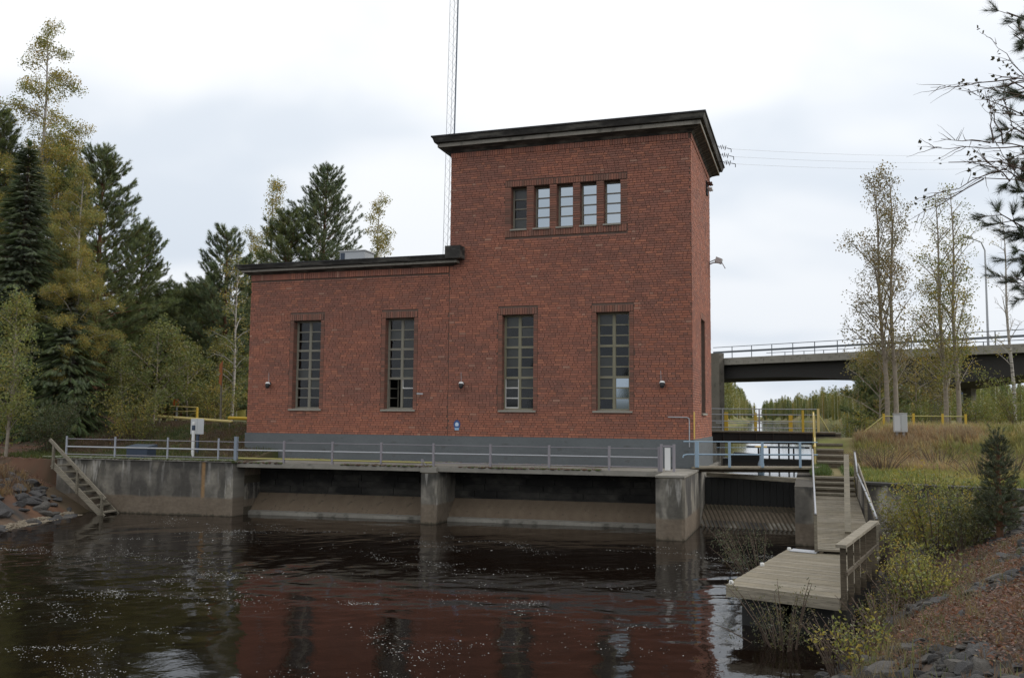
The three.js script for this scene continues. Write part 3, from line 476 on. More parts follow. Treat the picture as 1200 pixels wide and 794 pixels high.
{
  const xa = -20.45, xb = -14.0, n = 8, a = new Acc();
  for (let k = 0; k < n; k++) { const l = lerp(xa, xb, k / n), r = lerp(xa, xb, (k + 1) / n), zl = zDeck(l) + 0.15, zr = zDeck(r) + 0.15; a.hexa([[l, -0.55, zl], [r, -0.55, zr], [r, -0.55, zr - 0.6], [l, -0.55, zl - 0.6], [l, DECK, zl], [r, DECK, zr], [r, DECK, zr - 0.6], [l, DECK, zl - 0.6]]); }
  mesh('abutment_wall', a.geo(1, (x, y, z) => [(x - xa) / (xb - xa), (y + 0.55) / (DECK + 0.55)]), face(stain(6.45, 2.25, 12, { rust: 5.4, darkPatch: 0.62 })), dam);
  mesh('bay_side_wall', new Acc().box(-14.6, -14.002, -0.8, 1.53, 0.13, zDeck(-14) - 0.46), face(stain(3, 2.3, 31, { darkPatch: 0.8 })), dam);
  mesh('coping', new Acc().hexa([[xa, DECK + 0.002, zDeck(xa) + 0.19], [xb - 0.02, DECK + 0.002, zDeck(xb) + 0.19], [xb - 0.02, DECK + 0.002, zDeck(xb) - 0.4], [xa, DECK + 0.002, zDeck(xa) - 0.4], [xa, DECK + 0.05, zDeck(xa) + 0.19], [xb - 0.02, DECK + 0.05, zDeck(xb) + 0.19], [xb - 0.02, DECK + 0.05, zDeck(xb) - 0.4], [xa, DECK + 0.05, zDeck(xa) - 0.4]]), M.concrete, dam);
  const d = new Acc(); const cut = [-13.995, -11, -7.72, -4, -0.64];
  for (let k = 0; k < 4; k++) { const l = cut[k], r = cut[k + 1]; d.hexa([[l, 1.55, zDeck(l)], [r, 1.55, zDeck(r)], [r, 1.55, 0.06], [l, 1.55, 0.06], [l, DECK, zDeck(l)], [r, DECK, zDeck(r)], [r, DECK, 0.06], [l, DECK, 0.06]]); }
  mesh('deck_slab', d.geo(1), M.concrete, dam);
  const back = new Acc(); const R = rng(9);
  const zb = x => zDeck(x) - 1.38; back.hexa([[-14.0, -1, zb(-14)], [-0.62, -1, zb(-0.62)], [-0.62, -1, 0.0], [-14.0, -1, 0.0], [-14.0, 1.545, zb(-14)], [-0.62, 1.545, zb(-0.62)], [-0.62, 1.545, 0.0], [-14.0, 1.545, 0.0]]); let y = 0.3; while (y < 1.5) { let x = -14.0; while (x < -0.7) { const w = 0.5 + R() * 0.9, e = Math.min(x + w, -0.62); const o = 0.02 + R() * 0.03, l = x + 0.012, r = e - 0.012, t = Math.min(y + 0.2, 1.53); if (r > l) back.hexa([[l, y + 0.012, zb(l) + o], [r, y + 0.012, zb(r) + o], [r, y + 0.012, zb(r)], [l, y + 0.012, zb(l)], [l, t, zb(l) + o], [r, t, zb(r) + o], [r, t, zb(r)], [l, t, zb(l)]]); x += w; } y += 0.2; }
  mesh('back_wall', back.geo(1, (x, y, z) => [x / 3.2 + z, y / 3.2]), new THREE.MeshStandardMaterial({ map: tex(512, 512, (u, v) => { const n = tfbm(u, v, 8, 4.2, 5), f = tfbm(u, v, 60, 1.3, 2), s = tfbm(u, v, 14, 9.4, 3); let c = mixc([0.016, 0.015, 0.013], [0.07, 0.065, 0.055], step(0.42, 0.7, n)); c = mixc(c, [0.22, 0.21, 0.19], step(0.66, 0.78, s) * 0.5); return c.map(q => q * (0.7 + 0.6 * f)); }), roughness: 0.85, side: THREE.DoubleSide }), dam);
  const zl = x => zDeck(x) - 0.85;
  for (const [l, r] of [[-13.999, -7.79], [-7.30, -0.55]]) {
    mesh('apron', new Acc().hexa([[l, -0.9, zl(l)], [r, -0.9, zl(r)], [r, -0.9, zl(r) - 0.5], [l, -0.9, zl(l) - 0.5], [l, 0.15, zl(l)], [r, 0.15, zl(r)], [r, 0.66, zl(r) - 0.46], [l, 0.66, zl(l) - 0.46]]).geo(1), new THREE.MeshStandardMaterial({ map: tex(512, 256, (u, v) => { const n = tfbm(u, v, 6, 6.2 + l, 5), f = tfbm(u, v, 70, 2.3, 2), s = tfbm(u, v, 11, 3.7 + l, 3); let c = mixc([0.13, 0.094, 0.062], [0.21, 0.16, 0.11], n); c = mixc(c, [0.06, 0.05, 0.036], step(0.54, 0.72, s) * 0.7); return c.map(q => q * (0.78 + 0.44 * f)); }), bumpMap: concBump, bumpScale: 0.01, roughness: 0.8, side: THREE.DoubleSide }), dam);
    mesh('apron_lip', new Acc().hexa([[l, -0.9, zl(l) + 0.14], [r, -0.9, zl(r) + 0.14], [r, -0.9, zl(r) + 0.002], [l, -0.9, zl(l) + 0.002], [l, 0.10, zl(l) + 0.14], [r, 0.10, zl(r) + 0.14], [r, 0.13, zl(r) + 0.002], [l, 0.13, zl(l) + 0.002]]).geo(1), M.concrete, dam);
  }
  const pier = (x0, x1, z1, top, seed, label) => {
    const s = new THREE.Shape(), b = 0.07, z0 = 0.11; s.moveTo(x0, -z0); s.lineTo(x0, -(z1 - b)); s.lineTo(x0 + b, -z1); s.lineTo(x1 - b, -z1); s.lineTo(x1, -(z1 - b)); s.lineTo(x1, -z0);
    const g = new THREE.ExtrudeGeometry(s, { depth: top + 0.9, bevelEnabled: true, bevelSize: 0.02, bevelThickness: 0.02, bevelSegments: 1 }); g.rotateX(-Math.PI / 2); g.translate(0, -0.9, 0); g.computeVertexNormals();
    const o = mesh('pier', uvBox(g, 1, (x, y, z) => [(x - x0) / 3 + (z1 - z) / 3, (y + 0.55) / (top + 0.55)]), face(stain(3, top + 0.55, seed, { darkPatch: seed > 50 ? 0.92 : 0.4 })), dam); if (label) o.userData.label = label;
  };
  pier(-7.79, -7.30, zDeck(-7.7) + 0.14, 1.50, 47, 'pale streaked pier between the two outlet bays');
  mesh('pier_cap', new Acc().box(-7.81, -7.28, 1.53, DECK - 0.02, zDeck(-7.7) + 0.03, zDeck(-7.7) + 0.16), M.concrete, dam);
  pier(-0.54, 0.20, 3.62, 1.62, 63, 'stout pier standing out into the river beside the sluice');
  mesh('pier_coping', new Acc().box(-0.56, 0.22, 1.645, 1.70, 0.12, 3.64), M.concrete, dam);
  // sluice channel
  mesh('sluice_wall', new Acc().box(0.06, 0.22, -1.2, 1.60, -6.9, 0.09), M.concrete, dam);
  mesh('sluice_wall', new Acc().box(3.0, 3.46, -1.2, 1.50, -6.9, 3.4).geo(1, (x, y, z) => [(x - 3 + 3.4 - z) / 3, (y + 0.55) / 2.05]), face(stain(3, 2.05, 71, { darkPatch: 0.7 })), dam);
  const ap = mesh('sluice_apron', new Acc().hexa([[0.23, -1, 0.25], [2.99, -1, 0.25], [2.99, -1, -1.3], [0.23, -1, -1.3], [0.23, -0.05, 0.25], [2.99, -0.05, 0.25], [2.99, 0.55, -1.0], [0.23, 0.55, -1.0]]).geo(1, (x, y, z) => [x / 3, (z + 1.3) / 3]), face(stain(3, 3, 91, { darkPatch: 0.97 })), dam);  // apron darkened with the mottled patches at nearly full strength
  for (let k = 0; k < 26; k++) { const x = -0.1 + k * 0.13, a = [clamp(x, 0.25, 2.95), 0.545, -0.985], e = x + 0.42, b = [clamp(e, 0.25, 2.95), -0.03, 0.215]; const tA = (a[0] - x) / 0.42, tB = (b[0] - x) / 0.42; const P = t => [x + 0.42 * t, lerp(0.548, -0.045, t), lerp(-0.99, 0.245, t)]; if (tB - tA > 0.1) mesh('batten', new Acc().bar(P(Math.max(0, tA)), P(Math.min(1, tB)), 0.045, 0.04), M.woodDark, ap); }
  for (let k = 0; k < 14; k++) mesh('gate_board', new Acc().box(0.235 + k * 0.197, 0.425 + k * 0.197, -0.5, 1.38, -1.38 - (k % 2) * 0.008, -1.31 - (k % 3) * 0.006), M.wetBlack, dam);
  mesh('gate_beam', new Acc().bar([0.35, 1.46, -1.45], [3.4, 1.44, 0.2], 0.35, 0.12), M.woodGrey, dam);
  const wq = new Acc().quad([0.23, LAKE, -1.4], [2.99, LAKE, -1.4], [2.99, LAKE, -6.9], [0.23, LAKE, -6.9]); struct(mesh('sluice_water', wq, new THREE.MeshPhysicalMaterial({ color: RGB(0.02, 0.016, 0.012), roughness: 0.1, ior: 1.33, side: THREE.DoubleSide })));
}
// walkway railing
function railPost(parent, p, h, w, m) { return mesh('post', new Acc().box(p[0] - w / 2, p[0] + w / 2, p[1], p[1] + h, p[2] - w / 2, p[2] + w / 2), m, parent); }
{
  const g = thing('walkway_railing', 'low grey steel railing along the front of the station walkway', 'railing');
  const xs = [-20.35, -18.5, -16.55, -14.72, -14.1, -12.43, -10.79, -9.18, -7.50, -5.72, -3.94, -2.17, -0.74];
  xs.forEach((x, i) => railPost(g, [x, DECK + (x < -14 ? 0.05 : 0), zDeck(x) - 0.10], i === 4 ? 0.76 : 0.70, i === 4 ? 0.10 : i < 4 ? 0.045 : 0.062, i === 4 ? M.greyBlue : i < 4 ? M.railGrey : M.railRust));
  const L = (x, y) => [x, DECK + y, zDeck(x) - 0.10];
  mesh('top_rail', new Acc().tube([L(-20.35, 0.66), L(-14.1, 0.64), L(-0.74, 0.64)], 0.013, 6), M.railRust, g);
  mesh('middle_rail', new Acc().tube([L(-20.35, 0.40), L(-14.1, 0.385), L(-0.74, 0.385)], 0.026, 8), M.galv, g);
  mesh('lower_rail', new Acc().tube([L(-20.35, 0.15), L(-14.1, 0.13), L(-14.0, 0.13)], 0.018, 6).tube([L(-7.5, 0.11), L(-0.74, 0.11)], 0.018, 6), M.railRust, g);
  const y = mesh('lower_rail', new Acc().tube([L(-14.0, 0.13), L(-7.5, 0.11)], 0.03, 6), M.railYellowGreen, g); y.userData.label = 'lower rail crusted with yellow lichen';
  mesh('brace', new Acc().bar(L(-7.86, 0.0), L(-7.86, 0.22), 0.06, 0.05).bar(L(-7.7, 0.0), L(-7.86, 0.2), 0.05, 0.04), M.railRust, g);
  const q = thing('walkway_gate', 'narrow rusty gate frame with a white board at the end of the walkway', 'gate');
  for (const x of [-0.66, -0.30]) railPost(q, [x, DECK + 0.001, 1.9], 0.78, 0.07, M.railRust);
  mesh('top_bar', new Acc().box(-0.62, -0.34, DECK + 0.70, DECK + 0.75, 1.88, 1.92), M.railRust, q); mesh('white_board', new Acc().box(-0.56, -0.40, DECK + 0.04, DECK + 0.68, 1.89, 1.91), M.white, q);
}
// footbridge over the sluice with its blue railing
{
  const A = [0.02, 0.50], B = [3.62, -1.05], P = (t, y) => [lerp(A[0], B[0], t), y, lerp(A[1], B[1], t)];
  const f = thing('footbridge', 'pale plank footbridge across the sluice channel', 'footbridge');
  for (let k = 0; k < 5; k++) { const o = 0.09 + k * 0.17; mesh('plank', new Acc().bar([A[0] + o * 0.1, 1.745, A[1] - o], [B[0] + o * 0.1, 1.745, B[1] - o], 0.155, 0.05), M.woodPale, f); }
  mesh('bearer', new Acc().bar([0.1, 1.66, 0.1], [3.55, 1.66, -1.35], 0.10, 0.11).bar([0.1, 1.66, -0.25], [3.55, 1.66, -1.75], 0.10, 0.11), M.woodDark, f);
  const g = thing('footbridge_railing', 'light blue steel railing along the footbridge over the sluice', 'railing');
  const tt = [0.045, 0.30, 0.56, 0.86], t2 = [0.42];
  for (const t of tt) railPost(g, P(t, 1.77), 0.77, t < 0.1 ? 0.11 : 0.075, M.blueSteel);
  mesh('top_rail', new Acc().tube([P(-0.06, 2.53), P(1.0, 2.53)], 0.02, 6), M.blueSteel, g);
  mesh('middle_rail', new Acc().tube([P(-0.065, 2.05), P(-0.06, 2.12), P(-0.035, 2.145), P(0, 2.15), P(1.0, 2.15)], 0.025, 6), M.blueSteel, g);
  mesh('thin_rail', new Acc().tube([P(0.2, 2.36), P(0.9, 2.36)], 0.008, 5), M.blueSteel, g);
  const v = thing('valve_stand', 'blue valve stand with a yellow handwheel beyond the footbridge', 'valve', [1.93, 1.33, -1.62]);
  mesh('pedestal', uvBox(new THREE.LatheGeometry([[0.001, 0], [0.11, 0], [0.10, 0.5], [0.05, 0.62], [0.035, 1.0], [0.001, 1.0]].map(q => new THREE.Vector2(...q)), 10)), M.blueSteel, v);
  const w = new THREE.TorusGeometry(0.17, 0.022, 6, 20); w.rotateX(Math.PI / 2); const ww = mesh('handwheel', mergeGeometries([w, new THREE.BoxGeometry(0.32, 0.025, 0.03), new THREE.BoxGeometry(0.03, 0.025, 0.32)]), M.yellow, v); ww.position.y = 1.02;
}
// service bridge with yellow railings on the crest, and what floats in the canal behind it
{
  const b = thing('service_bridge', 'black steel girder bridge on the dam crest behind the sluice', 'bridge');
  mesh('girder', new Acc().box(-0.6, 4.3, 2.36, CREST - 0.06, -7.35, -7.05).box(-0.6, 4.3, 2.36, CREST - 0.06, -8.6, -8.3), std(0.018, 0.014, 0.012, 0.85), b);
  mesh('flange', new Acc().box(-0.6, 4.3, 2.30, 2.36, -7.45, -6.98).box(-0.6, 4.3, 2.30, 2.36, -8.65, -8.25), std(0.02, 0.016, 0.014, 0.85), b);
  mesh('deck', new Acc().box(-0.6, 4.3, CREST - 0.06, CREST, -8.65, -6.98), M.woodDark, b);
  for (let k = 0; k < 8; k++) mesh('stiffener', new Acc().box(-0.3 + k * 0.6, -0.27 + k * 0.6, 2.362, CREST - 0.062, -7.05, -6.99), std(0.03, 0.02, 0.016, 0.85), b);
  mesh('abutment', new Acc().box(3.47, 4.4, -0.5, 2.295, -8.7, -6.5).box(-0.6, 0.05, -0.5, 2.295, -8.7, -6.92), M.concrete, b);
  const yl = (z, xs, label, h, wide) => {
    const g = thing('bridge_railing', label, 'railing', [0, CREST, z]); xs.forEach(([x, hh, m, w]) => mesh('post', new Acc().box(x - w / 2, x + w / 2, 0, hh, -w / 2, w / 2), m, g));
    for (const y of h) mesh('rail', new Acc().tube([[xs[0][0] - wide, y, 0], [xs[xs.length - 1][0], y, 0]], 0.017, 6), M.galv, g); return g;
  };
  yl(-7.15, [[0.28, 0.84, M.galv, 0.04], [1.62, 0.84, M.railRust, 0.05], [3.18, 0.80, M.yellow, 0.09], [3.72, 0.86, M.paleYellow, 0.09]], 'four bar grey and yellow railing on the edge of the black girder bridge', [0.84, 0.63, 0.38, 0.14], 0.5);
  yl(-8.45, [[0.30, 0.72, M.yellow, 0.14], [1.42, 0.70, M.yellow, 0.10], [2.72, 0.62, M.yellow, 0.14]], 'far side railing of the girder bridge with thick yellow posts', [0.62, 0.3], 0.4);
  const c = thing('crest_railing', 'long yellow post and rail fence along the grassy dam crest', 'railing');
  let last = null; [[985, 33.5], [1002, 33.5], [1036, 33.8], [1071, 34], [1105, 34.2], [1132, 34.4]].forEach(([px, D]) => { const p = at(px, 490, D); p.y = ground(p.x, p.z); mesh('post', new Acc().box(p.x - 0.04, p.x + 0.04, p.y - 0.1, p.y + 0.72, p.z - 0.04, p.z + 0.04), M.yellow, c); if (last) for (const h of [0.62, 0.30]) mesh('rail', new Acc().tube([[last.x, last.y + h, last.z], [p.x, p.y + h, p.z]], 0.022, 6), M.railYellowGreen, c); else { mesh('rail', new Acc().tube([[3.75, CREST + 0.62, -7.2], [p.x, p.y + 0.62, p.z]], 0.02, 6), M.railYellowGreen, c); } last = p; });
  const j = thing('floating_boom', 'dark floating boom with uprights in the canal beyond the girder bridge', 'boom', [1.2, LAKE, -12.5]);
  mesh('float', new Acc().box(-1.4, 2.6, -0.06, 0.16, -0.5, 0.2), M.wetBlack, j); mesh('beam', new Acc().box(-0.4, 2.2, 0.62, 0.70, -0.1, 0.05), M.wetBlack, j); mesh('raft', new Acc().hexa([[-1.2, 0.17, 0.1], [0.3, 0.17, 0.1], [0.3, 0.17, -0.3], [-1.2, 0.17, -0.3], [-0.9, 0.42, 0.1], [0.3, 0.34, 0.1], [0.3, 0.34, -0.3], [-0.9, 0.42, -0.3]]), M.wetBlack, j);
  for (const x of [0.1, 0.55, 0.95, 1.35, 1.55]) mesh('upright', new Acc().box(x - 0.035, x + 0.035, 0.1, x > 0.9 && x < 1.4 ? 1.3 : 0.66, -0.05, 0.02), M.wetBlack, j);
}

// ---------------------------------------------------------------- left bank: steps, boards, barrier
{
  const g = thing('wooden_steps', 'weathered wooden steps with a handrail going down to the water beside the abutment', 'steps');
  const top = new THREE.Vector3(-19.98, 1.62, zDeck(-19.98) + 0.24), bot = new THREE.Vector3(-18.0, -0.02, zDeck(-18.0) + 0.24), n = 8;
  const off = new THREE.Vector3(0.05, 0, 0.68);
  const P = (t, s) => top.clone().lerp(bot, t).addScaledVector(off, s);
  for (const s of [0.02, 1]) mesh('stringer', new Acc().bar(P(0, s).add(new THREE.Vector3(0, -0.05, 0)), P(1, s).add(new THREE.Vector3(0, -0.05, 0)), 0.05, 0.17), s > 0.5 ? M.wood : M.woodGrey, g);
  for (let k = 0; k < n; k++) { const t = (k + 0.5) / n; mesh('tread', new Acc().bar(P(t, 0.05), P(t, 0.97), 0.25, 0.045), k > 6 ? M.wood : M.woodGrey, g); }
  for (const t of [0.03, 0.5, 0.97]) mesh('post', new Acc().bar(P(t, 1.06).add(new THREE.Vector3(0, -0.15, 0)), P(t, 1.06).add(new THREE.Vector3(0, 0.62, 0)), 0.07, 0.07), M.woodGrey, g);
  mesh('handrail', new Acc().bar(P(-0.05, 1.06).add(new THREE.Vector3(0, 0.66, 0)), P(1.03, 1.06).add(new THREE.Vector3(0, 0.58, 0)), 0.05, 0.10), M.wood, g);
}
const grounded = (p, dy = 0) => { p.y = ground(p.x, p.z) + dy; return p; };
{
  const p = grounded(new THREE.Vector3(-16.9, 0, 1.6)), g = thing('marker_post', 'white marker post with a dark band behind the walkway railing', 'post', p);
  mesh('shaft', new Acc().tube([[0, -0.1, 0], [0, 0.95, 0]], 0.055, 10), M.white, g); mesh('band', new Acc().tube([[0, 0.95, 0], [0, 1.12, 0]], 0.06, 10), M.navy, g); mesh('cap', new Acc().tube([[0, 1.12, 0], [0, 1.24, 0]], [0.055, 0.05], 10), M.white, g);
  const q = grounded(new THREE.Vector3(-17.1, 0, 1.1)), b = thing('notice_board', 'blank white board on a blue post behind the white marker post', 'sign', q);
  mesh('post', new Acc().box(-0.05, 0.05, -0.1, 1.25, -0.03, 0.03), M.navy, b); mesh('board', new Acc().box(-0.27, 0.27, 0.74, 1.28, 0.031, 0.05), M.signGrey, b); mesh('seam', new Acc().box(-0.012, 0.012, 0.745, 1.275, 0.0505, 0.056), M.cabinet, b);
  const r = grounded(onY(165, 533, 1.82)), d = thing('grit_box', 'dark blue box behind the walkway railing near the steps', 'box', r);
  mesh('body', new Acc().box(-0.42, 0.42, -0.03, 0.42, -0.22, 0.22), M.navy, d); mesh('lid', new Acc().hexa([[-0.45, 0.42, 0.25], [0.45, 0.42, 0.25], [0.45, 0.42, -0.25], [-0.45, 0.42, -0.25], [-0.45, 0.47, 0.25], [0.45, 0.47, 0.25], [0.45, 0.54, -0.25], [-0.45, 0.54, -0.25]]), std(0.055, 0.075, 0.105, 0.6), d);
}
{
  const a = at(184, 487.5, 38), b = at(272, 494, 36), g = thing('road_barrier', 'long pale barrier pole with a yellow stand below the forest edge', 'barrier');
  mesh('pole', new Acc().tube([a, b], 0.06, 8), M.paleYellow, g);
  for (const t of [0.03, 0.5, 0.97]) { const p = a.clone().lerp(b, t), y = ground(p.x, p.z); mesh('support', new Acc().tube([[p.x, y - 0.1, p.z], [p.x, p.y, p.z]], 0.04, 6), M.woodGrey, g); }
  const c = at(225, 490, 37), y0 = at(225, 477, 37); mesh('stand', new Acc().bar([c.x, ground(c.x, c.z - 0.3) - 0.1, c.z - 0.3], [c.x, y0.y, c.z - 0.3], 0.07, 0.07), M.yellow, g); mesh('arm', new Acc().tube([at(199, 475.5, 38.6), [c.x, y0.y, c.z - 0.3]], 0.025, 6).tube([at(198, 482, 38.6), [c.x, y0.y - 0.15, c.z - 0.3]], 0.018, 6), M.paleYellow, g);
  const s = at(207, 471.5, 41), k = thing('round_sign', 'round orange warning sign on a short post by the barrier', 'sign', grounded(s.clone())); const h = s.y - k.position.y;
  mesh('post', new Acc().tube([[0, -0.1, 0], [0, h + 0.1, 0]], 0.04, 6), M.railGrey, k); const disc = new THREE.CylinderGeometry(0.17, 0.17, 0.02, 20); disc.rotateX(Math.PI / 2); mesh('plate', disc, M.orange, k).position.set(0, h, 0.06); mesh('bar', new Acc().box(-0.03, 0.03, h - 0.08, h + 0.08, 0.071, 0.076), std(0.6, 0.45, 0.06, 0.6), k);
  const e = at(258, 500, 36.5), t = at(255.5, 426, 36.5), m = thing('channel_marker', 'leaning grey pole with two rusty orange plates near the wing', 'post', grounded(e.clone())); const dy = t.y - m.position.y, dx = t.x - e.x;
  mesh('pole', new Acc().tube([[0, -0.2, 0], [dx * 0.5, dy * 0.5, 0], [dx, dy, 0], [dx + 0.05, dy + 0.06, 0]], 0.04, 6), M.woodGrey, m);
  for (const f of [0.70, 0.88]) mesh('plate', new Acc().hexa([[dx - 0.09, dy * f, 0.05], [dx + 0.05, dy * f - 0.12, 0.05], [dx + 0.05, dy * f - 0.12, 0.03], [dx - 0.09, dy * f, 0.03], [dx - 0.07, dy * f + 0.30, 0.05], [dx + 0.07, dy * f + 0.45, 0.05], [dx + 0.07, dy * f + 0.45, 0.03], [dx - 0.07, dy * f + 0.30, 0.03]]), std(0.30, 0.10, 0.03, 0.8), m);
  const yb = thing('yellow_bar', 'short thick yellow bar beside the end wall of the wing', 'barrier'); const p0 = at(268, 489.5, 38), p1 = at(292, 490.5, 37.5); mesh('bar', new Acc().tube([p0, p1], 0.07, 8), M.yellow, yb); for (const p of [p0, p1]) mesh('leg', new Acc().tube([[p.x, ground(p.x, p.z) - 0.1, p.z], [p.x, p.y, p.z]], 0.04, 6), M.yellow, yb);
}
// ---------------------------------------------------------------- right bank: gangway, dock, retaining wall, steps, cabinets
{
  const g = thing('gangway', 'weathered plank gangway sloping from the grass bank to the dock', 'gangway');
  const x0 = 3.50, x1 = 4.55, zt = 2.3, zb = 9.35, yt = 1.20, yb = 0.74, n = 46, R = rng(31), mats = [M.wood, M.woodPale, M.woodPale, M.wood];
  for (let k = 0; k < n; k++) { const t = (k + 0.5) / n, z = lerp(zt, zb, t), y = lerp(yt, yb, t), w = (zb - zt) / n; mesh('plank', new Acc().hexa([[x0, y - 0.04, z + w * 0.46], [x1, y - 0.04, z + w * 0.46], [x1, y - 0.04, z - w * 0.46], [x0, y - 0.04, z - w * 0.46], [x0, y, z + w * 0.46], [x1, y + R() * 0.006, z + w * 0.46], [x1, y + 0.003, z - w * 0.46], [x0, y + R() * 0.006, z - w * 0.46]]), mats[Math.floor(R() * 4)], g); }
  for (const x of [x0 + 0.06, x1 - 0.06]) mesh('bearer', new Acc().bar([x, yt - 0.12, zt], [x, yb - 0.12, zb], 0.08, 0.15), M.woodDark, g);
  for (let k = 0; k < 4; k++) { mesh('step', new Acc().box(x0 + 0.02, x1 - 0.02, yt + 0.02 + k * 0.125, yt + 0.07 + k * 0.125, zt - 0.34 - k * 0.32, zt + 0.02 - k * 0.32), M.woodGrey, g); mesh('riser', new Acc().box(x0 + 0.03, x1 - 0.03, yt - 0.1 + k * 0.125, yt + 0.018 + k * 0.125, zt - 0.06 - k * 0.32, zt - 0.02 - k * 0.32), M.woodDark, g); }
  const rail = (x, m, h, r, name) => { const pts = [[x, 1.72 + h, 0.95], [x, yt + h, zt + 0.1], [x, yb + h, zb - 0.1]]; return mesh(name, new Acc().tube(pts, r, 6), m, g); };
  rail(x0 - 0.03, M.galv, 0.66, 0.022, 'handrail'); rail(x1 + 0.03, M.galv, 0.62, 0.024, 'handrail');
  for (const [z, y] of [[1.0, 1.72], [zt + 0.1, yt], [5.8, lerp(yt, yb, 0.5)], [zb - 0.15, yb]]) for (const x of [x0 - 0.03, x1 + 0.03]) mesh('post', new Acc().box(x - 0.03, x + 0.03, y - 0.15, y + 0.65, z - 0.03, z + 0.03), M.woodGrey, g);
  mesh('rail_board', new Acc().bar([x1 + 0.085, 1.15, 9.0], [x1 + 0.085, 1.98, 1.6], 0.03, 0.14), M.wood, g);
  const a = at(992, 533, 22.5), b = at(994, 624, 18.4); mesh('centre_board', new Acc().bar([a.x, a.y, a.z], [b.x, b.y, b.z], 0.12, 0.05), M.woodGrey, g);
  mesh('support', new Acc().bar([x0 + 0.1, -1.2, 6.2], [x0 + 0.1, 0.8, 6.2], 0.12, 0.12).bar([x1 - 0.1, -1.2, 6.2], [x1 - 0.1, 0.8, 6.2], 0.12, 0.12), M.woodDark, g);
}
{
  const g = thing('dock', 'weathered wooden dock platform standing over the river edge', 'dock', [2.10, 0.65, 13.30]); g.rotation.y = -Math.PI / 2 + 1.385;  // local x runs out across the front, local z back along the dock
  const c = [[0, 0], [1.72, -0.02], [1.85, -4.5], [-0.02, -4.6]], R = rng(8), n = 33, mats = [M.wood, M.woodPale, M.woodPale];
  const dirX = new THREE.Vector3(1.65, 0, 0.52).normalize(), dirZ = new THREE.Vector3(0.85, 0, -4.45).normalize(); g.rotation.y = 0;
  const Q = (s, t, y) => [dirX.x * s + dirZ.x * t, y, dirX.z * s + dirZ.z * t];
  const Wd = 1.74, Ld = 4.55;
  for (let k = 0; k < n; k++) { const t0 = k * Ld / n + 0.004, t1 = (k + 1) * Ld / n - 0.004, e = 0.012 * R(), y = R() * 0.004; mesh('plank', new Acc().hexa([Q(-e, t0, -0.035), Q(Wd + e, t0, -0.035), Q(Wd + e, t1, -0.035), Q(-e, t1, -0.035), Q(-e, t0, y), Q(Wd + e, t0, y), Q(Wd + e, t1, y), Q(-e, t1, y)]), mats[Math.floor(R() * 3)], g); }
  mesh('front_beam', new Acc().hexa([Q(0.01, -0.03, -0.17), Q(Wd, -0.03, -0.17), Q(Wd, 0.03, -0.17), Q(0.01, 0.03, -0.17), Q(0.01, -0.03, -0.037), Q(Wd, -0.03, -0.037), Q(Wd, 0.03, -0.037), Q(0.01, 0.03, -0.037)]), M.wood, g);
  for (const s of [0.06, Wd - 0.06]) mesh('side_beam', new Acc().bar(Q(s, 0.04, -0.105), Q(s, Ld, -0.105), 0.07, 0.13), M.woodGrey, g);
  const fl = (s0, s1, t0, t1) => mesh('float', new Acc().hexa([Q(s0, t0, -0.85), Q(s1, t0, -0.85), Q(s1, t1, -0.85), Q(s0, t1, -0.85), Q(s0, t0, -0.175), Q(s1, t0, -0.175), Q(s1, t1, -0.175), Q(s0, t1, -0.175)]), M.wetBlack, g);
  fl(0.16, 0.75, 0.35, 4.3); fl(0.95, 1.6, 0.35, 4.3);
  // railing along the bank side
  for (let k = 0; k < 6; k++) mesh('post', new Acc().bar(Q(Wd + 0.05, 0.06 + k * 0.66, -0.16), Q(Wd + 0.05, 0.06 + k * 0.66, 0.74), 0.085, 0.075), M.woodDark, g);
  mesh('handrail', new Acc().bar(Q(Wd + 0.05, -0.12, 0.765), Q(Wd + 0.05, 3.5, 0.765), 0.15, 0.045), M.wood, g); mesh('middle_rail', new Acc().bar(Q(Wd + 0.10, 0, 0.36), Q(Wd + 0.10, 3.45, 0.36), 0.035, 0.055), M.woodDark, g);
  mesh('cleat', new Acc().tube([Q(0.06, 0.1, 0), Q(0.06, 0.1, 0.06)], 0.035, 8), M.white, g); mesh('cleat', new Acc().tube([Q(0.06, 2.1, 0), Q(0.06, 2.1, 0.06)], 0.035, 8), M.white, g); mesh('cleat', new Acc().tube([Q(0.06, 4.3, 0), Q(0.06, 4.3, 0.06)], 0.035, 8), M.white, g);
  mesh('gangway_plate', new Acc().hexa([Q(0.1, 4.15, 0.008), Q(0.62, 4.15, 0.008), Q(0.62, 4.5, 0.008), Q(0.1, 4.5, 0.008), Q(0.1, 4.15, 0.02), Q(0.62, 4.15, 0.02), Q(0.62, 4.5, 0.02), Q(0.1, 4.5, 0.02)]), M.galv, g);
}
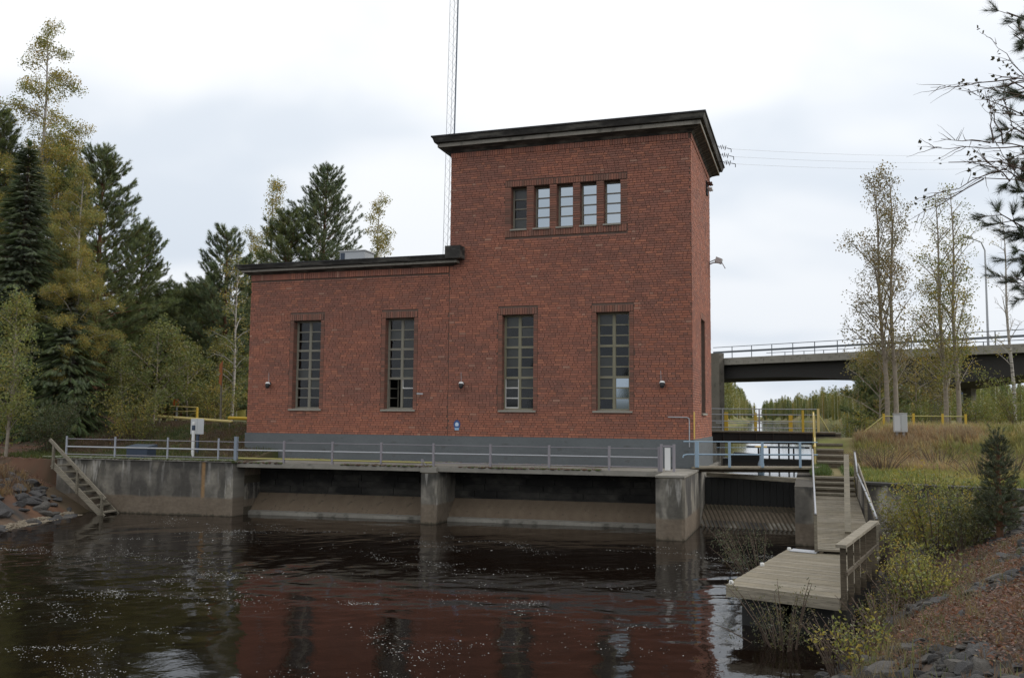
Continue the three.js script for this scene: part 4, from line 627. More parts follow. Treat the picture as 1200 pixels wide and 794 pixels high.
{
  const w = thing('retaining_wall', 'dark stained retaining wall below the grass beside the gangway', 'wall'), f = x => 4.30 + 0.30 * (x - 4.6);
  const L = 4.60, R = 10.5; mesh('wall', new Acc().hexa([[L, -0.6, f(L)], [R, -0.6, f(R)], [R, -0.6, f(R) - 0.4], [L, -0.6, f(L) - 0.4], [L, 1.66, f(L)], [R, 1.66, f(R)], [R, 1.66, f(R) - 0.4], [L, 1.66, f(L) - 0.4]]).geo(1, (x, y, z) => [(x - L) / 6, (y + 0.6) / 2.3]), face(stain(6, 2.3, 88, { darkPatch: 0.9 })), w);
  mesh('wall_return', new Acc().box(4.58, 4.9, -0.6, 1.655, 0.9, 3.85), M.concrete, w);
  mesh('coping', new Acc().hexa([[L - 0.02, 1.662, f(L) + 0.05], [R, 1.662, f(R) + 0.05], [R, 1.662, f(R) - 0.45], [L - 0.02, 1.662, f(L) - 0.45], [L - 0.02, 1.72, f(L) + 0.05], [R, 1.72, f(R) + 0.05], [R, 1.72, f(R) - 0.45], [L - 0.02, 1.72, f(L) - 0.45]]), std(0.045, 0.043, 0.037, 0.95), w);
  const s = thing('timber_steps', 'old timber steps climbing the grass bank to the dam crest', 'steps');
  for (let k = 0; k < 6; k++) { const z = -3.4 - k * 0.75, y = 1.70 + k * 0.175; mesh('tread', new Acc().box(3.62, 4.5, y + 0.10, y + 0.16, z - 0.75, z + 0.03), M.woodGrey, s); mesh('riser', new Acc().box(3.63, 4.49, y - 0.1, y + 0.098, z - 0.06, z), M.woodDark, s); }
  const h = thing('stair_handrail', 'pale yellow handrail with a slanting brace beside the timber steps', 'handrail');
  mesh('post', new Acc().bar([3.56, 1.5, -3.3], [3.56, 3.35, -3.3], 0.055, 0.055), M.paleYellow, h); mesh('post', new Acc().bar([3.55, 2.0, -6.6], [3.55, 3.5, -6.6], 0.06, 0.06), M.yellow, h); mesh('rail', new Acc().bar([3.56, 2.35, -2.2], [3.55, 3.48, -6.7], 0.05, 0.05), M.paleYellow, h); mesh('brace', new Acc().bar([3.53, 1.72, -4.5], [3.53, 2.35, -3.4], 0.05, 0.07), M.yellow, h);
  for (const [px, h0, lab] of [[1051.5, 0, 'pale grey electric cabinet on a post in the dry grass'], [1059.5, 0.02, 'narrow grey electric cabinet joined to its pale twin in the dry grass']]) {
    const p = grounded(at(px, 505, 31.5)), c = thing('electric_cabinet', lab, 'cabinet', p), t = at(px, 485, 31.5).y - p.y; mesh('post', new Acc().box(-0.04, 0.04, -0.1, t - 0.62, -0.04, 0.04), M.galv, c); mesh('body', new Acc().box(-0.112, 0.112, t - 0.62, t + h0, -0.14, 0.14), px < 1055 ? M.cabinet : M.signGrey, c); mesh('door', new Acc().box(-0.09, 0.09, t - 0.58, t - 0.04, 0.14, 0.15), px < 1055 ? M.signGrey : M.cabinet, c); mesh('roof', new Acc().box(-0.118, 0.118, t + h0, t + h0 + 0.025, -0.17, 0.17), M.cabinet, c);
  }
}
// ---------------------------------------------------------------- road bridge far behind
{
  const Fh = new THREE.Vector3(-Math.sin(YAW), 0, -Math.cos(YAW)), dir = R0.clone().multiplyScalar(0.678).addScaledVector(Fh, -0.735), nrm = new THREE.Vector3(-dir.z, 0, dir.x); if (nrm.dot(Fh) < 0) nrm.negate();
  const P0 = at(900, 417, 78), Y = P0.y, g = thing('road_bridge', 'grey concrete road bridge with steel railings crossing high over the canal', 'bridge');
  const P = (s, o, y) => [P0.x + dir.x * s + nrm.x * o, y, P0.z + dir.z * s + nrm.z * o], S0 = -48, S1 = 60, A0 = -4.35;
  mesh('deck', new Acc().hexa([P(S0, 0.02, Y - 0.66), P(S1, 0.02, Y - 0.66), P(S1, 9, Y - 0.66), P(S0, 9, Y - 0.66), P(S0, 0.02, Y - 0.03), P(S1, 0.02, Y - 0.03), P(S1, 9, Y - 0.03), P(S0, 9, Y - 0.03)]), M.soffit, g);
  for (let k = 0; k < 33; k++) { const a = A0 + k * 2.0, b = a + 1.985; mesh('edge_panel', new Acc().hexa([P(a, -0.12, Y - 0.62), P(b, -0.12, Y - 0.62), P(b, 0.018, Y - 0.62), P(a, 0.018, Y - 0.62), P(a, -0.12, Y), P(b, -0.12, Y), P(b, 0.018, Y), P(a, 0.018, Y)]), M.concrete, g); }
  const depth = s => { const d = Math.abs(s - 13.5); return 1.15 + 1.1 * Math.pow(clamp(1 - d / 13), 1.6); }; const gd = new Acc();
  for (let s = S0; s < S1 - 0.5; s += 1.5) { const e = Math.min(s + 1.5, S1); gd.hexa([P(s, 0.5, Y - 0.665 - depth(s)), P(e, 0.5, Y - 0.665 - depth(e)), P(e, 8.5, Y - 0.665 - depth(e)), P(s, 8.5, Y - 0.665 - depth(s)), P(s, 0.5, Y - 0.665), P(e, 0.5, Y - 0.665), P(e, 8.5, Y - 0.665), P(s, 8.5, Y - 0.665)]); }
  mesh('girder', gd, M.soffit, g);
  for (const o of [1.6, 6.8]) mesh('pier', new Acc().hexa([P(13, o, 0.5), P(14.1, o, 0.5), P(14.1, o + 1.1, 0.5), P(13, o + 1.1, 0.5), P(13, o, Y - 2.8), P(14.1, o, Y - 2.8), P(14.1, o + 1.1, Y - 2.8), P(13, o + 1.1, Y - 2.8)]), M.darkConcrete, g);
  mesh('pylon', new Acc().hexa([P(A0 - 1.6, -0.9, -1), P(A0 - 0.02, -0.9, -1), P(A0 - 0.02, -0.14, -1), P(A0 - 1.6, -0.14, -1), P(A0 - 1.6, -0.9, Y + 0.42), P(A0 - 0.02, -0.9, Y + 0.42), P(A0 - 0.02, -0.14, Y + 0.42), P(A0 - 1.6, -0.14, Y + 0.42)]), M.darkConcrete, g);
  for (const [o, near] of [[0.0, true], [8.95, false]]) {
    for (let s = -5.6 + 2, k = 0; s < S1; s += 2, k++) if (near || k % 1 === 0) mesh('railing_post', new Acc().bar(P(s, o, Y - 0.02), P(s, o, Y + 1.02), 0.07, 0.05), M.bridgeRail, g);
    mesh('top_rail', new Acc().tube([P(-5.6, o, Y + 1.0), P(S1, o, Y + 1.0)], 0.032, 6), M.bridgeRail, g); mesh('guard_rail', new Acc().bar(P(-5.6, o, Y + 0.55), P(S1, o, Y + 0.55), 0.06, 0.17), M.bridgeRail, g);
  }
  // street lamp on the bridge
  const sB = 12.2 + 5.4, L = P(sB, 0.9, Y - 0.02), lp = thing('street_lamp', 'slender street lamp with a curved arm on the road bridge', 'street lamp', L);
  const tip = new THREE.Vector3(...P(sB, 0.9, 0)).addScaledVector(R0, -1.0); mesh('pole', new Acc().tube([[0, 0, 0], [0, 4, 0], [0, 7.1, 0], [-0.25 * R0.x, 7.7, -0.25 * R0.z], [-1.0 * R0.x, 8.0, -1.0 * R0.z]], [0.09, 0.07, 0.055, 0.045, 0.04], 8), M.galv, lp); mesh('lamp_head', new Acc().bar([-0.9 * R0.x, 8.0, -0.9 * R0.z], [-1.5 * R0.x, 8.06, -1.5 * R0.z], 0.22, 0.13), M.railGrey, lp);
  const sp = grounded(at(1125, 466, 48)), bs = thing('blue_sign', 'small blue grey sign plate on a post among the birch trunks', 'sign', sp), sh = at(1125, 466, 48).y - sp.y; mesh('post', new Acc().tube([[0, -0.1, 0], [0, sh + 0.3, 0]], 0.04, 6), M.galv, bs); mesh('plate', new Acc().box(-0.16, 0.16, sh - 0.3, sh + 0.3, 0.041, 0.06), std(0.09, 0.11, 0.17, 0.6), bs);
}

// ---------------------------------------------------------------- trees
const leafMat = (through) => new THREE.MeshPhysicalMaterial({ color: RGB(1, 1, 1), roughness: 0.95, transmission: through, thickness: 0, side: THREE.DoubleSide });
M.leaf = leafMat(0.4); M.needle = leafMat(0.3);
M.bark = new THREE.MeshStandardMaterial({ map: tex(128, 256, (u, v) => { const n = tfbm(u, v, 12, 3.1, 4); const c = mixc([0.05, 0.035, 0.025], [0.16, 0.115, 0.085], n); return c; }), roughness: 0.95, side: THREE.DoubleSide });
M.pineBark = new THREE.MeshStandardMaterial({ map: tex(128, 256, (u, v) => { const n = tfbm(u, v, 14, 5.1, 4); return mixc([0.06, 0.035, 0.022], [0.24, 0.115, 0.06], n); }), roughness: 0.95, side: THREE.DoubleSide });
M.birchBark = new THREE.MeshStandardMaterial({ map: tex(128, 256, (u, v) => { const n = tfbm(u, v, 10, 7.1, 3), l = fbm(u * 6, v * 46, 2.2, 3); return mixc([0.40, 0.37, 0.33], [0.06, 0.05, 0.045], step(0.58, 0.7, l * 0.7 + n * 0.4)); }), roughness: 0.85, side: THREE.DoubleSide });
M.greyBark = new THREE.MeshStandardMaterial({ map: tex(128, 256, (u, v) => { const n = tfbm(u, v, 12, 8.1, 4); return mixc([0.17, 0.14, 0.105], [0.40, 0.35, 0.28], n); }), roughness: 0.9, side: THREE.DoubleSide });
const V = (x, y, z) => new THREE.Vector3(x, y, z);
function leafClump(seed, n, rad, len, wid, flat = 1) {
  const R = rng(seed), a = new Acc(), d = V(), u = V(), s = V();
  for (let k = 0; k < n; k++) {
    let x, y, z; do { x = R() * 2 - 1; y = R() * 2 - 1; z = R() * 2 - 1; } while (x * x + y * y + z * z > 1);
    const c = V(x * rad, y * rad * flat, z * rad); d.set(R() - 0.5, R() - 0.75, R() - 0.5).normalize(); u.set(R() - 0.5, R() - 0.5, R() - 0.5).normalize(); s.crossVectors(d, u).normalize();
    const l = len * (0.7 + 0.6 * R()), w = wid * (0.7 + 0.6 * R()), p = (i, j) => c.clone().addScaledVector(d, i * l).addScaledVector(s, j * w).toArray();
    a.quad(p(0, 0), p(0.45, 0.5), p(1, 0), p(0.45, -0.5));
  }
  return a.geo();
}
function needleTuft(seed, n, len, wid, spread) {           // needles round a short shoot that points along +x
  const R = rng(seed), a = new Acc();
  for (let k = 0; k < n; k++) {
    const t = k / n, ph = R() * 6.283, e = spread * (0.6 + 0.6 * R()), b = V(t * len * 0.9, 0, 0), d = V(Math.cos(e), Math.sin(e) * Math.cos(ph), Math.sin(e) * Math.sin(ph)), l = len * (0.45 + 0.35 * R()), s = V(0, Math.cos(ph + 1.57), Math.sin(ph + 1.57));
    a.tri(b.clone().addScaledVector(s, wid / 2).toArray(), b.clone().addScaledVector(s, -wid / 2).toArray(), b.clone().addScaledVector(d, l).toArray());
  }
  return a.geo();
}
function frond(seed, n, len, wid) {                       // flat spruce spray along +x, drooping side shoots
  const R = rng(seed), a = new Acc();
  for (let k = 0; k < n; k++) {
    const t = k / n, sgn = k % 2 ? 1 : -1, b = V(t * len, -0.10 * t * t * len, 0), l = len * 0.45 * (1.05 - t * 0.8) * (0.7 + 0.5 * R()), d = V(0.55 + 0.3 * R(), -0.25 - 0.35 * R(), sgn * (0.6 + 0.3 * R())).normalize();
    a.tri(b.clone().add(V(-wid, 0, 0)).toArray(), b.clone().add(V(wid, 0, 0)).toArray(), b.clone().addScaledVector(d, l).toArray());
    if (k % 3 === 0) a.tri(b.clone().add(V(-wid, 0, 0)).toArray(), b.clone().add(V(wid, 0, 0)).toArray(), b.clone().add(V(0.1, -l * 0.55, sgn * 0.1)).toArray());
  }
  return a.geo();
}
const CL = { leaf: [1, 2, 3].map(s => leafClump(s, 26, 0.34, 0.10, 0.07)), leafFine: [4, 5].map(s => leafClump(s, 16, 0.28, 0.08, 0.055)), pine: [1, 2].map(s => needleTuft(s, 54, 0.27, 0.016, 0.95)), frond: [1, 2].map(s => frond(s, 48, 0.50, 0.016)) };
const _q = new THREE.Quaternion(), _m = new THREE.Matrix4();
function orient(p, dir, scale, R, roll = true) { _q.setFromUnitVectors(V(1, 0, 0), dir.clone().normalize()); if (roll) _q.multiply(new THREE.Quaternion().setFromAxisAngle(V(1, 0, 0), R() * 6.283)); return _m.compose(p, _q, V(scale, scale, scale)).clone(); }
const vary = (c, R, k = 0.35) => { const s = 1 - k / 2 + k * R(), h = (R() - 0.5) * 0.24; return [c[0] * s * (1 + h), c[1] * s, c[2] * s * (1 - h)]; };
function placeTree(name, label, trunk, barkMat, geoms, mat, inst, cols, pos, group) {
  const g = thing(name, label, 'tree', pos, group); mesh('trunk', trunk, barkMat, g);
  geoms.forEach((geo, i) => { const a = [], c = []; inst.forEach((m, k) => { if (k % geoms.length === i) { a.push(m); c.push(cols[k]); } }); if (a.length) stuff(instanced('crown', geo, mat, a, c, g)); });
  return g;
}
function conifer(o) {                                      // o: kind, seed, h, base, r, pos, label, cols, group
  const R = rng(o.seed), pine = o.kind === 'pine', tr = new Acc(), inst = [], cols = [], h = o.h, lean = V((R() - 0.5) * 0.03 * h, 0, (R() - 0.5) * 0.03 * h);
  const axis = y => V(lean.x * (y / h) ** 2, y, lean.z * (y / h) ** 2), r0 = 0.011 * h + 0.03; const pts = [], rad = [];
  for (let k = 0; k <= 8; k++) { const t = k / 8; pts.push(axis(t * h - (k ? 0 : 0.4))); rad.push(r0 * Math.pow(1 - t, 0.8) + 0.012); } tr.tube(pts, rad, 8);
  const y0 = o.base * h, fs = o.tuft || 1, dy = (pine ? 0.36 : 0.26) * fs;
  for (let y = y0; y < h - 0.25 * fs; y += dy * (0.8 + 0.4 * R())) {
    const t = (y - y0) / (h - y0), prof = pine ? Math.pow(1 - t, 0.62) * (0.55 + 0.45 * Math.min(1, t * 5 + 0.2)) : Math.pow(1 - t, 0.85), n = pine ? 4 + (R() * 3 | 0) : 6 + (R() * 3 | 0), a0 = R() * 6.283;
    for (let b = 0; b < n; b++) {
      const az = a0 + b / n * 6.283 + (R() - 0.5) * 0.7, L = o.r * prof * (0.66 + 0.55 * R()) + 0.18 * fs; if (pine && R() < 0.10) continue;
      const el = pine ? lerp(0.02, 0.75, t) + (R() - 0.5) * 0.3 : lerp(-0.38, 0.45, t * t) + (R() - 0.5) * 0.15, s = axis(y), d = V(Math.cos(az) * Math.cos(el), Math.sin(el), Math.sin(az) * Math.cos(el));
      const bend = pine ? 0.16 : -0.04, P = u => s.clone().addScaledVector(d, L * u).add(V(0, L * bend * u * u, 0));
      tr.tube([P(0), P(0.5), P(0.92)], [0.006 * L + 0.012, 0.004 * L + 0.008, 0.005], 4, false);
      const side = V(-d.z, 0, d.x).normalize(), du = (pine ? 0.21 : 0.24) * fs / L;
      for (let u = pine ? 0.34 : 0.16; u <= 1.0; u += du * (0.75 + 0.5 * R())) {
        const w = (pine ? 0.34 : 0.30) * L * (1.06 - u) + 0.08, m = pine ? 3 + (R() * 2.4 | 0) : 2 + (R() * 2.2 | 0);
        for (let q = 0; q < m; q++) {
          const sd = (R() * 2 - 1), p = P(u).addScaledVector(side, sd * w).add(V(0, (R() - 0.4) * (pine ? 0.22 : 0.08) - (pine ? 0 : Math.abs(sd) * w * 0.25), 0));
          const dd = d.clone().addScaledVector(side, sd * 1.1).add(V(0, pine ? 0.35 + 0.5 * R() : -0.28 - 0.2 * R(), 0));
          inst.push(orient(p, dd, (pine ? 0.8 + 0.55 * R() : 0.72 + 0.6 * R()) * (o.tuft || 1), R, pine)); cols.push(vary(o.cols[(R() * o.cols.length) | 0], R));
        }
      }
    }
  }
  for (let k = 0; k < 8; k++) { inst.push(orient(axis(h - 0.3 * fs * R()), V((R() - 0.5) * 0.8, 1, (R() - 0.5) * 0.8), 0.8 * fs, R)); cols.push(vary(o.cols[0], R)); }
  return placeTree(o.name || (pine ? 'pine_tree' : 'spruce_tree'), o.label, tr, pine ? M.pineBark : M.bark, pine ? CL.pine : CL.frond, M.needle, inst, cols, o.pos, o.group);
}
function deciduous(o) {                                    // o: seed, h, base, spread, leaves, up, pos, cols, bark, stems
  const R = rng(o.seed), tr = new Acc(), inst = [], cols = [], h = o.h;
  const stems = o.stems || [[0, 0, 0]];
  for (const [sx, sz, ln] of stems) {
    const wob = V((R() - 0.5) * 0.05 * h + ln * h, 0, (R() - 0.5) * 0.05 * h), ax = y => V(sx + wob.x * (Math.max(0, y) / h) ** 1.5 + 0.05 * Math.sin(y * 0.9 + sx), y, sz + wob.z * (Math.max(0, y) / h) ** 1.5 + 0.05 * Math.cos(y * 0.7));
    const pts = [], rad = []; for (let k = 0; k <= 10; k++) { const t = k / 10; pts.push(ax(t * h - (k ? 0 : 0.4))); rad.push((o.girth || 0.0085) * h * Math.pow(1 - t, 0.9) + 0.012); } tr.tube(pts, rad, 8);
    for (let y = o.base * h; y < h * 0.985; y += (o.gap || 0.42) * (0.6 + 0.8 * R())) {
      const t = (y - o.base * h) / (h * (1 - o.base)), prof = Math.pow(Math.sin(Math.PI * Math.min(0.98, 0.16 + 0.84 * Math.pow(t, 0.8))), 0.8) * (1 - 0.45 * t), az = R() * 6.283, L = o.spread * prof * (0.6 + 0.6 * R()) + 0.3, el = lerp(0.45, 1.15, o.up ?? 0.5) + (R() - 0.5) * 0.4;
      const s = ax(y), d = V(Math.cos(az) * Math.cos(el), Math.sin(el), Math.sin(az) * Math.cos(el)), droop = o.droop ?? 0.25, P = u => s.clone().addScaledVector(d, L * u).add(V(0, -L * droop * u * u * u, 0));
      tr.tube([P(0), P(0.35), P(0.7), P(1)], [0.007 * L + 0.014, 0.006 * L + 0.01, 0.004 * L + 0.007, 0.005], 4, false);
      const nt = Math.max(3, (L * 3.4) | 0);
      for (let k = 0; k < nt; k++) {
        const u = 0.22 + 0.78 * (k + R()) / nt, tw = L * 0.36 * (1.15 - u) + 0.25, a2 = R() * 6.283, e2 = R() * 1.3 - 0.35, td = V(Math.cos(a2) * Math.cos(e2), Math.sin(e2), Math.sin(a2) * Math.cos(e2)).addScaledVector(d, 0.6).normalize(), b = P(u), e = b.clone().addScaledVector(td, tw).add(V(0, -tw * droop * 0.8, 0));
        tr.tube([b, b.clone().lerp(e, 0.55).add(V(0, 0.05 * tw, 0)), e], [0.010, 0.007, 0.004], 3, false);
        const m = o.leaves * (0.5 + R()) * (o.topSparse ? lerp(1, 1 - o.topSparse, step(0.35, 0.95, y / h)) : 1); let cnt = Math.floor(m) + (R() < m % 1 ? 1 : 0);
        for (let q = 0; q < cnt; q++) { const v = 0.3 + 0.75 * R(), p = b.clone().lerp(e, v).add(V((R() - 0.5) * 0.35, (R() - 0.6) * 0.4, (R() - 0.5) * 0.35)); inst.push(orient(p, V(R() - 0.5, R() - 0.5, R() - 0.5), (o.size || 1) * (0.65 + 0.6 * R()), R)); cols.push(vary(o.cols[(R() * o.cols.length) | 0], R)); }
      }
    }
  }
  return placeTree(o.name || 'birch_tree', o.label, tr, o.bark || M.birchBark, o.fine ? CL.leafFine : CL.leaf, M.leaf, inst, cols, o.pos, o.group);
}
function copyTree(src, pos, turn, s, label, group) { const c = src.clone(); c.name = numbered(src.name.replace(/_\d{3}$/, '')); c.position.set(...pos.toArray()); c.rotation.y = turn; c.scale.setScalar(s); c.userData = { label, category: 'tree' }; if (group) c.userData.group = group; scene.add(c); return c; }
// where a tree stands whose top shows at pixel (x, y), D metres off: its foot on the ground and its height
function stand(x, y, D) { const t = at(x, y, D), p = V(t.x, ground(t.x, t.z), t.z); return { pos: p, h: t.y - p.y }; }
const PINE = [[0.130, 0.165, 0.042], [0.160, 0.185, 0.048], [0.110, 0.145, 0.040]], BLUEPINE = [[0.120, 0.160, 0.062], [0.105, 0.145, 0.055], [0.150, 0.180, 0.058]], SPRUCE = [[0.070, 0.105, 0.024], [0.088, 0.122, 0.028], [0.060, 0.090, 0.022]], GOLD = [[0.33, 0.265, 0.045], [0.26, 0.25, 0.045], [0.38, 0.285, 0.05], [0.20, 0.215, 0.04]], OLIVE = [[0.175, 0.19, 0.035], [0.215, 0.20, 0.038], [0.135, 0.165, 0.034]], GREEN = [[0.06, 0.085, 0.022], [0.08, 0.10, 0.025], [0.10, 0.10, 0.025]];

// left bank wood
const forest = 'trees of the wood on the far bank';
const bigBirch = deciduous({ seed: 11, ...stand(58, 24, 43), base: 0.14, spread: 4.0, leaves: 7.0, size: 0.8, topSparse: 0.4, droop: 0.45, up: 0.55, gap: 0.30, cols: GOLD, label: 'tallest golden birch rising above the dark conifers of the wood' });
const bigSpruce = conifer({ kind: 'spruce', seed: 21, ...stand(34, 168, 38), base: 0.04, r: 2.4, tuft: 0.62, cols: SPRUCE, label: 'dark green spruce standing in front of the tallest golden birch' });
copyTree(bigBirch, stand(97, 190, 37.5).pos, 2.4, 0.60, 'golden birch filling the gap between the dark spruce and the broad pine');
const bigPine = conifer({ kind: 'pine', seed: 31, ...stand(122, 178, 42), base: 0.10, r: 3.7, tuft: 0.78, cols: PINE, label: 'broad dark pine with open right flank beside the golden birch' });
conifer({ kind: 'pine', seed: 33, ...stand(2, 132, 44), base: 0.2, r: 3.0, cols: PINE, label: 'dark pine at the edge of the wood behind the leafy sapling' });
conifer({ kind: 'spruce', seed: 23, ...stand(84, 345, 37), base: 0.04, r: 2.0, tuft: 0.62, cols: SPRUCE, label: 'lower dark spruce between the tall spruce and the broad pine' });
const sap = deciduous({ name: 'leafy_sapling', seed: 41, ...stand(18, 348, 32), base: 0.06, spread: 1.35, leaves: 3.0, droop: 0.2, up: 0.6, gap: 0.17, size: 0.8, cols: [[0.22, 0.24, 0.05], [0.16, 0.19, 0.04], [0.27, 0.25, 0.055]], bark: M.greyBark, label: 'slender yellow green sapling on the bank above the rocks' });
const alder = deciduous({ name: 'alder_tree', seed: 51, ...stand(185, 384, 38), base: 0.08, spread: 2.1, leaves: 2.6, droop: 0.15, up: 0.4, gap: 0.22, cols: OLIVE, bark: M.greyBark, label: 'rounded olive green alder above the walkway railing' });
copyTree(alder, stand(222, 400, 41).pos, 3.3, 0.85, 'olive alder between the rounded alder and the slim wing birch');
copyTree(alder, stand(145, 410, 37).pos, 2.1, 0.72, 'small olive alder between the broad pine and the rounded alder', forest);
const midPine = conifer({ kind: 'pine', seed: 35, ...stand(234, 338, 50), base: 0.08, r: 3.9, cols: PINE, label: 'middling green pine in the gap beside the wing' });
const bluePine = conifer({ kind: 'pine', seed: 37, ...stand(268, 275, 49), base: 0.08, r: 3.4, cols: BLUEPINE, label: 'bluish pine half hidden by the end of the wing' });
conifer({ kind: 'pine', seed: 39, ...stand(198, 348, 48), base: 0.06, r: 3.8, cols: PINE, label: 'green pine in the low part of the wood line' });
const wingBirch = deciduous({ seed: 13, ...stand(278, 300, 44), base: 0.2, spread: 1.9, leaves: 1.6, droop: 0.5, up: 0.6, gap: 0.3, fine: true, cols: GOLD, label: 'slim golden birch with white trunk against the end of the wing' });
// behind the wing roof
const roofBirch = deciduous({ seed: 15, ...stand(322, 208, 58), base: 0.25, spread: 2.6, leaves: 3.2, topSparse: 0.2, droop: 0.4, up: 0.6, gap: 0.36, cols: GOLD, label: 'thin tall golden birch above the roof edge of the wing' });
const roofPine = conifer({ kind: 'pine', seed: 43, ...stand(379, 197, 56), base: 0.14, r: 4.3, tuft: 0.8, cols: BLUEPINE, label: 'full green pine above the middle of the wing roof' });
conifer({ kind: 'pine', seed: 45, ...stand(342, 250, 54), base: 0.12, r: 3.9, cols: PINE, label: 'lower dark pine beside the full pine above the wing roof' });
deciduous({ seed: 17, ...stand(441, 231, 60), base: 0.3, spread: 2.5, leaves: 3.6, droop: 0.55, up: 0.5, gap: 0.42, cols: GOLD, label: 'drooping golden birch beside the ventilation box above the wing roof' });
copyTree(roofBirch, stand(298, 250, 59).pos, 1.7, 0.80, 'shorter sparse golden birch at the corner of the wing roof');
copyTree(bigPine, stand(72, 150, 49).pos, 4.2, 1.2, 'pine filling the wood behind the golden birches', forest); copyTree(bigPine, stand(165, 300, 47).pos, 1.2, 0.82, 'pine standing shoulder to shoulder with the broad pine', forest); copyTree(midPine, stand(212, 340, 55).pos, 2.2, 1.05, 'pine in the low part of the wood line', forest); copyTree(roofPine, stand(245, 330, 58).pos, 0.9, 0.60, 'pine between the middling pine and the bluish pine', forest); copyTree(alder, stand(262, 400, 45).pos, 1.9, 1.0, 'alder close to the end of the wing', forest); copyTree(bigSpruce, stand(8, 150, 45).pos, 2.0, 1.12, 'tall spruce behind the leafy sapling', forest);
copyTree(bigBirch, stand(40, 420, 60).pos, 1.0, 0.62, 'golden birch deep in the wood', forest); copyTree(midPine, stand(160, 400, 58).pos, 2.0, 1.0, 'pine deep in the wood', forest); copyTree(midPine, stand(100, 420, 54).pos, 3.0, 0.95, 'pine deep in the wood', forest); copyTree(bluePine, stand(215, 400, 64).pos, 0.7, 0.72, 'pine deep in the wood', forest); copyTree(alder, stand(235, 420, 47).pos, 4.1, 0.9, 'alder deep in the wood', forest); copyTree(bigSpruce, stand(150, 400, 70).pos, 0.4, 0.7, 'spruce deep in the wood', forest); copyTree(alder, stand(95, 430, 44).pos, 5.1, 0.9, 'alder deep in the wood', forest); copyTree(midPine, stand(-45, 200, 46).pos, 5, 1.1, 'pine at the outer end of the wood', forest); copyTree(midPine, stand(275, 400, 66).pos, 4, 1.1, 'pine deep in the wood', forest);
// right: birches and willow by the road bridge
const thinBirch = deciduous({ name: 'aspen_tree', seed: 61, ...stand(1032, 207, 37), base: 0.18, spread: 2.6, leaves: 2.0, droop: 0.08, up: 0.75, gap: 0.30, fine: true, girth: 0.0085, cols: [[0.24, 0.20, 0.07], [0.18, 0.16, 0.06], [0.26, 0.19, 0.07]], bark: M.greyBark, stems: [[0, 0, -0.03], [0.3, 0.1, -0.005]], label: 'nearly bare twin stemmed aspen beside the electric cabinets' });
deciduous({ name: 'aspen_tree', seed: 63, ...stand(1100, 225, 39), base: 0.16, spread: 2.4, leaves: 2.2, topSparse: 0.5, droop: 0.1, up: 0.75, gap: 0.26, fine: true, girth: 0.009, cols: OLIVE.concat(GOLD), bark: M.greyBark, stems: [[0, 0, 0.0], [0.45, 0.2, 0.012]], label: 'half bare aspen with yellow green lower leaves in front of the bridge' });
deciduous({ seed: 65, ...stand(1180, 255, 42), base: 0.3, spread: 1.6, leaves: 0.14, droop: 0.2, up: 0.7, gap: 0.4, fine: true, girth: 0.008, cols: GOLD, label: 'thin bare white birch in front of the road bridge' });
const willow = deciduous({ name: 'willow_tree', seed: 67, ...stand(1070, 398, 46), base: 0.10, spread: 3.0, leaves: 1.2, droop: 0.15, up: 0.35, gap: 0.24, cols: [[0.22, 0.195, 0.05], [0.17, 0.155, 0.045], [0.27, 0.215, 0.055]], bark: M.greyBark, stems: [[0, 0, 0], [1.5, 0.4, 0.04], [-1.6, 0, -0.04]], label: 'wide olive willow thicket under the road bridge' });
conifer({ kind: 'pine', seed: 69, ...stand(1028, 420, 50), base: 0.1, r: 2.2, cols: PINE, label: 'small dark pine beside the willow under the bridge' });
copyTree(alder, stand(1150, 455, 56).pos, 1.3, 0.36, 'small olive alder under the bridge end', 'bushes under the bridge'); copyTree(alder, stand(1190, 455, 60).pos, 2.6, 0.4, 'small olive alder under the bridge end', 'bushes under the bridge');
// the wood on the near bank behind the camera, which the panes mirror
[[-34, 62, 1.0], [-24, 66, 1.12], [-13, 63, 0.95], [-5, 68, 1.15], [4, 64, 1.05], [11, 60, 0.9], [19, 64, 1.1], [28, 61, 1.0]].forEach(([x, z, s], i) => copyTree(i % 3 === 1 ? bigSpruce : bigPine, V(x, Math.max(0, ground(x, z)), z), i * 1.1, s * 0.68, 'conifer of the wood on the near bank facing the station', 'wood facing the station'));
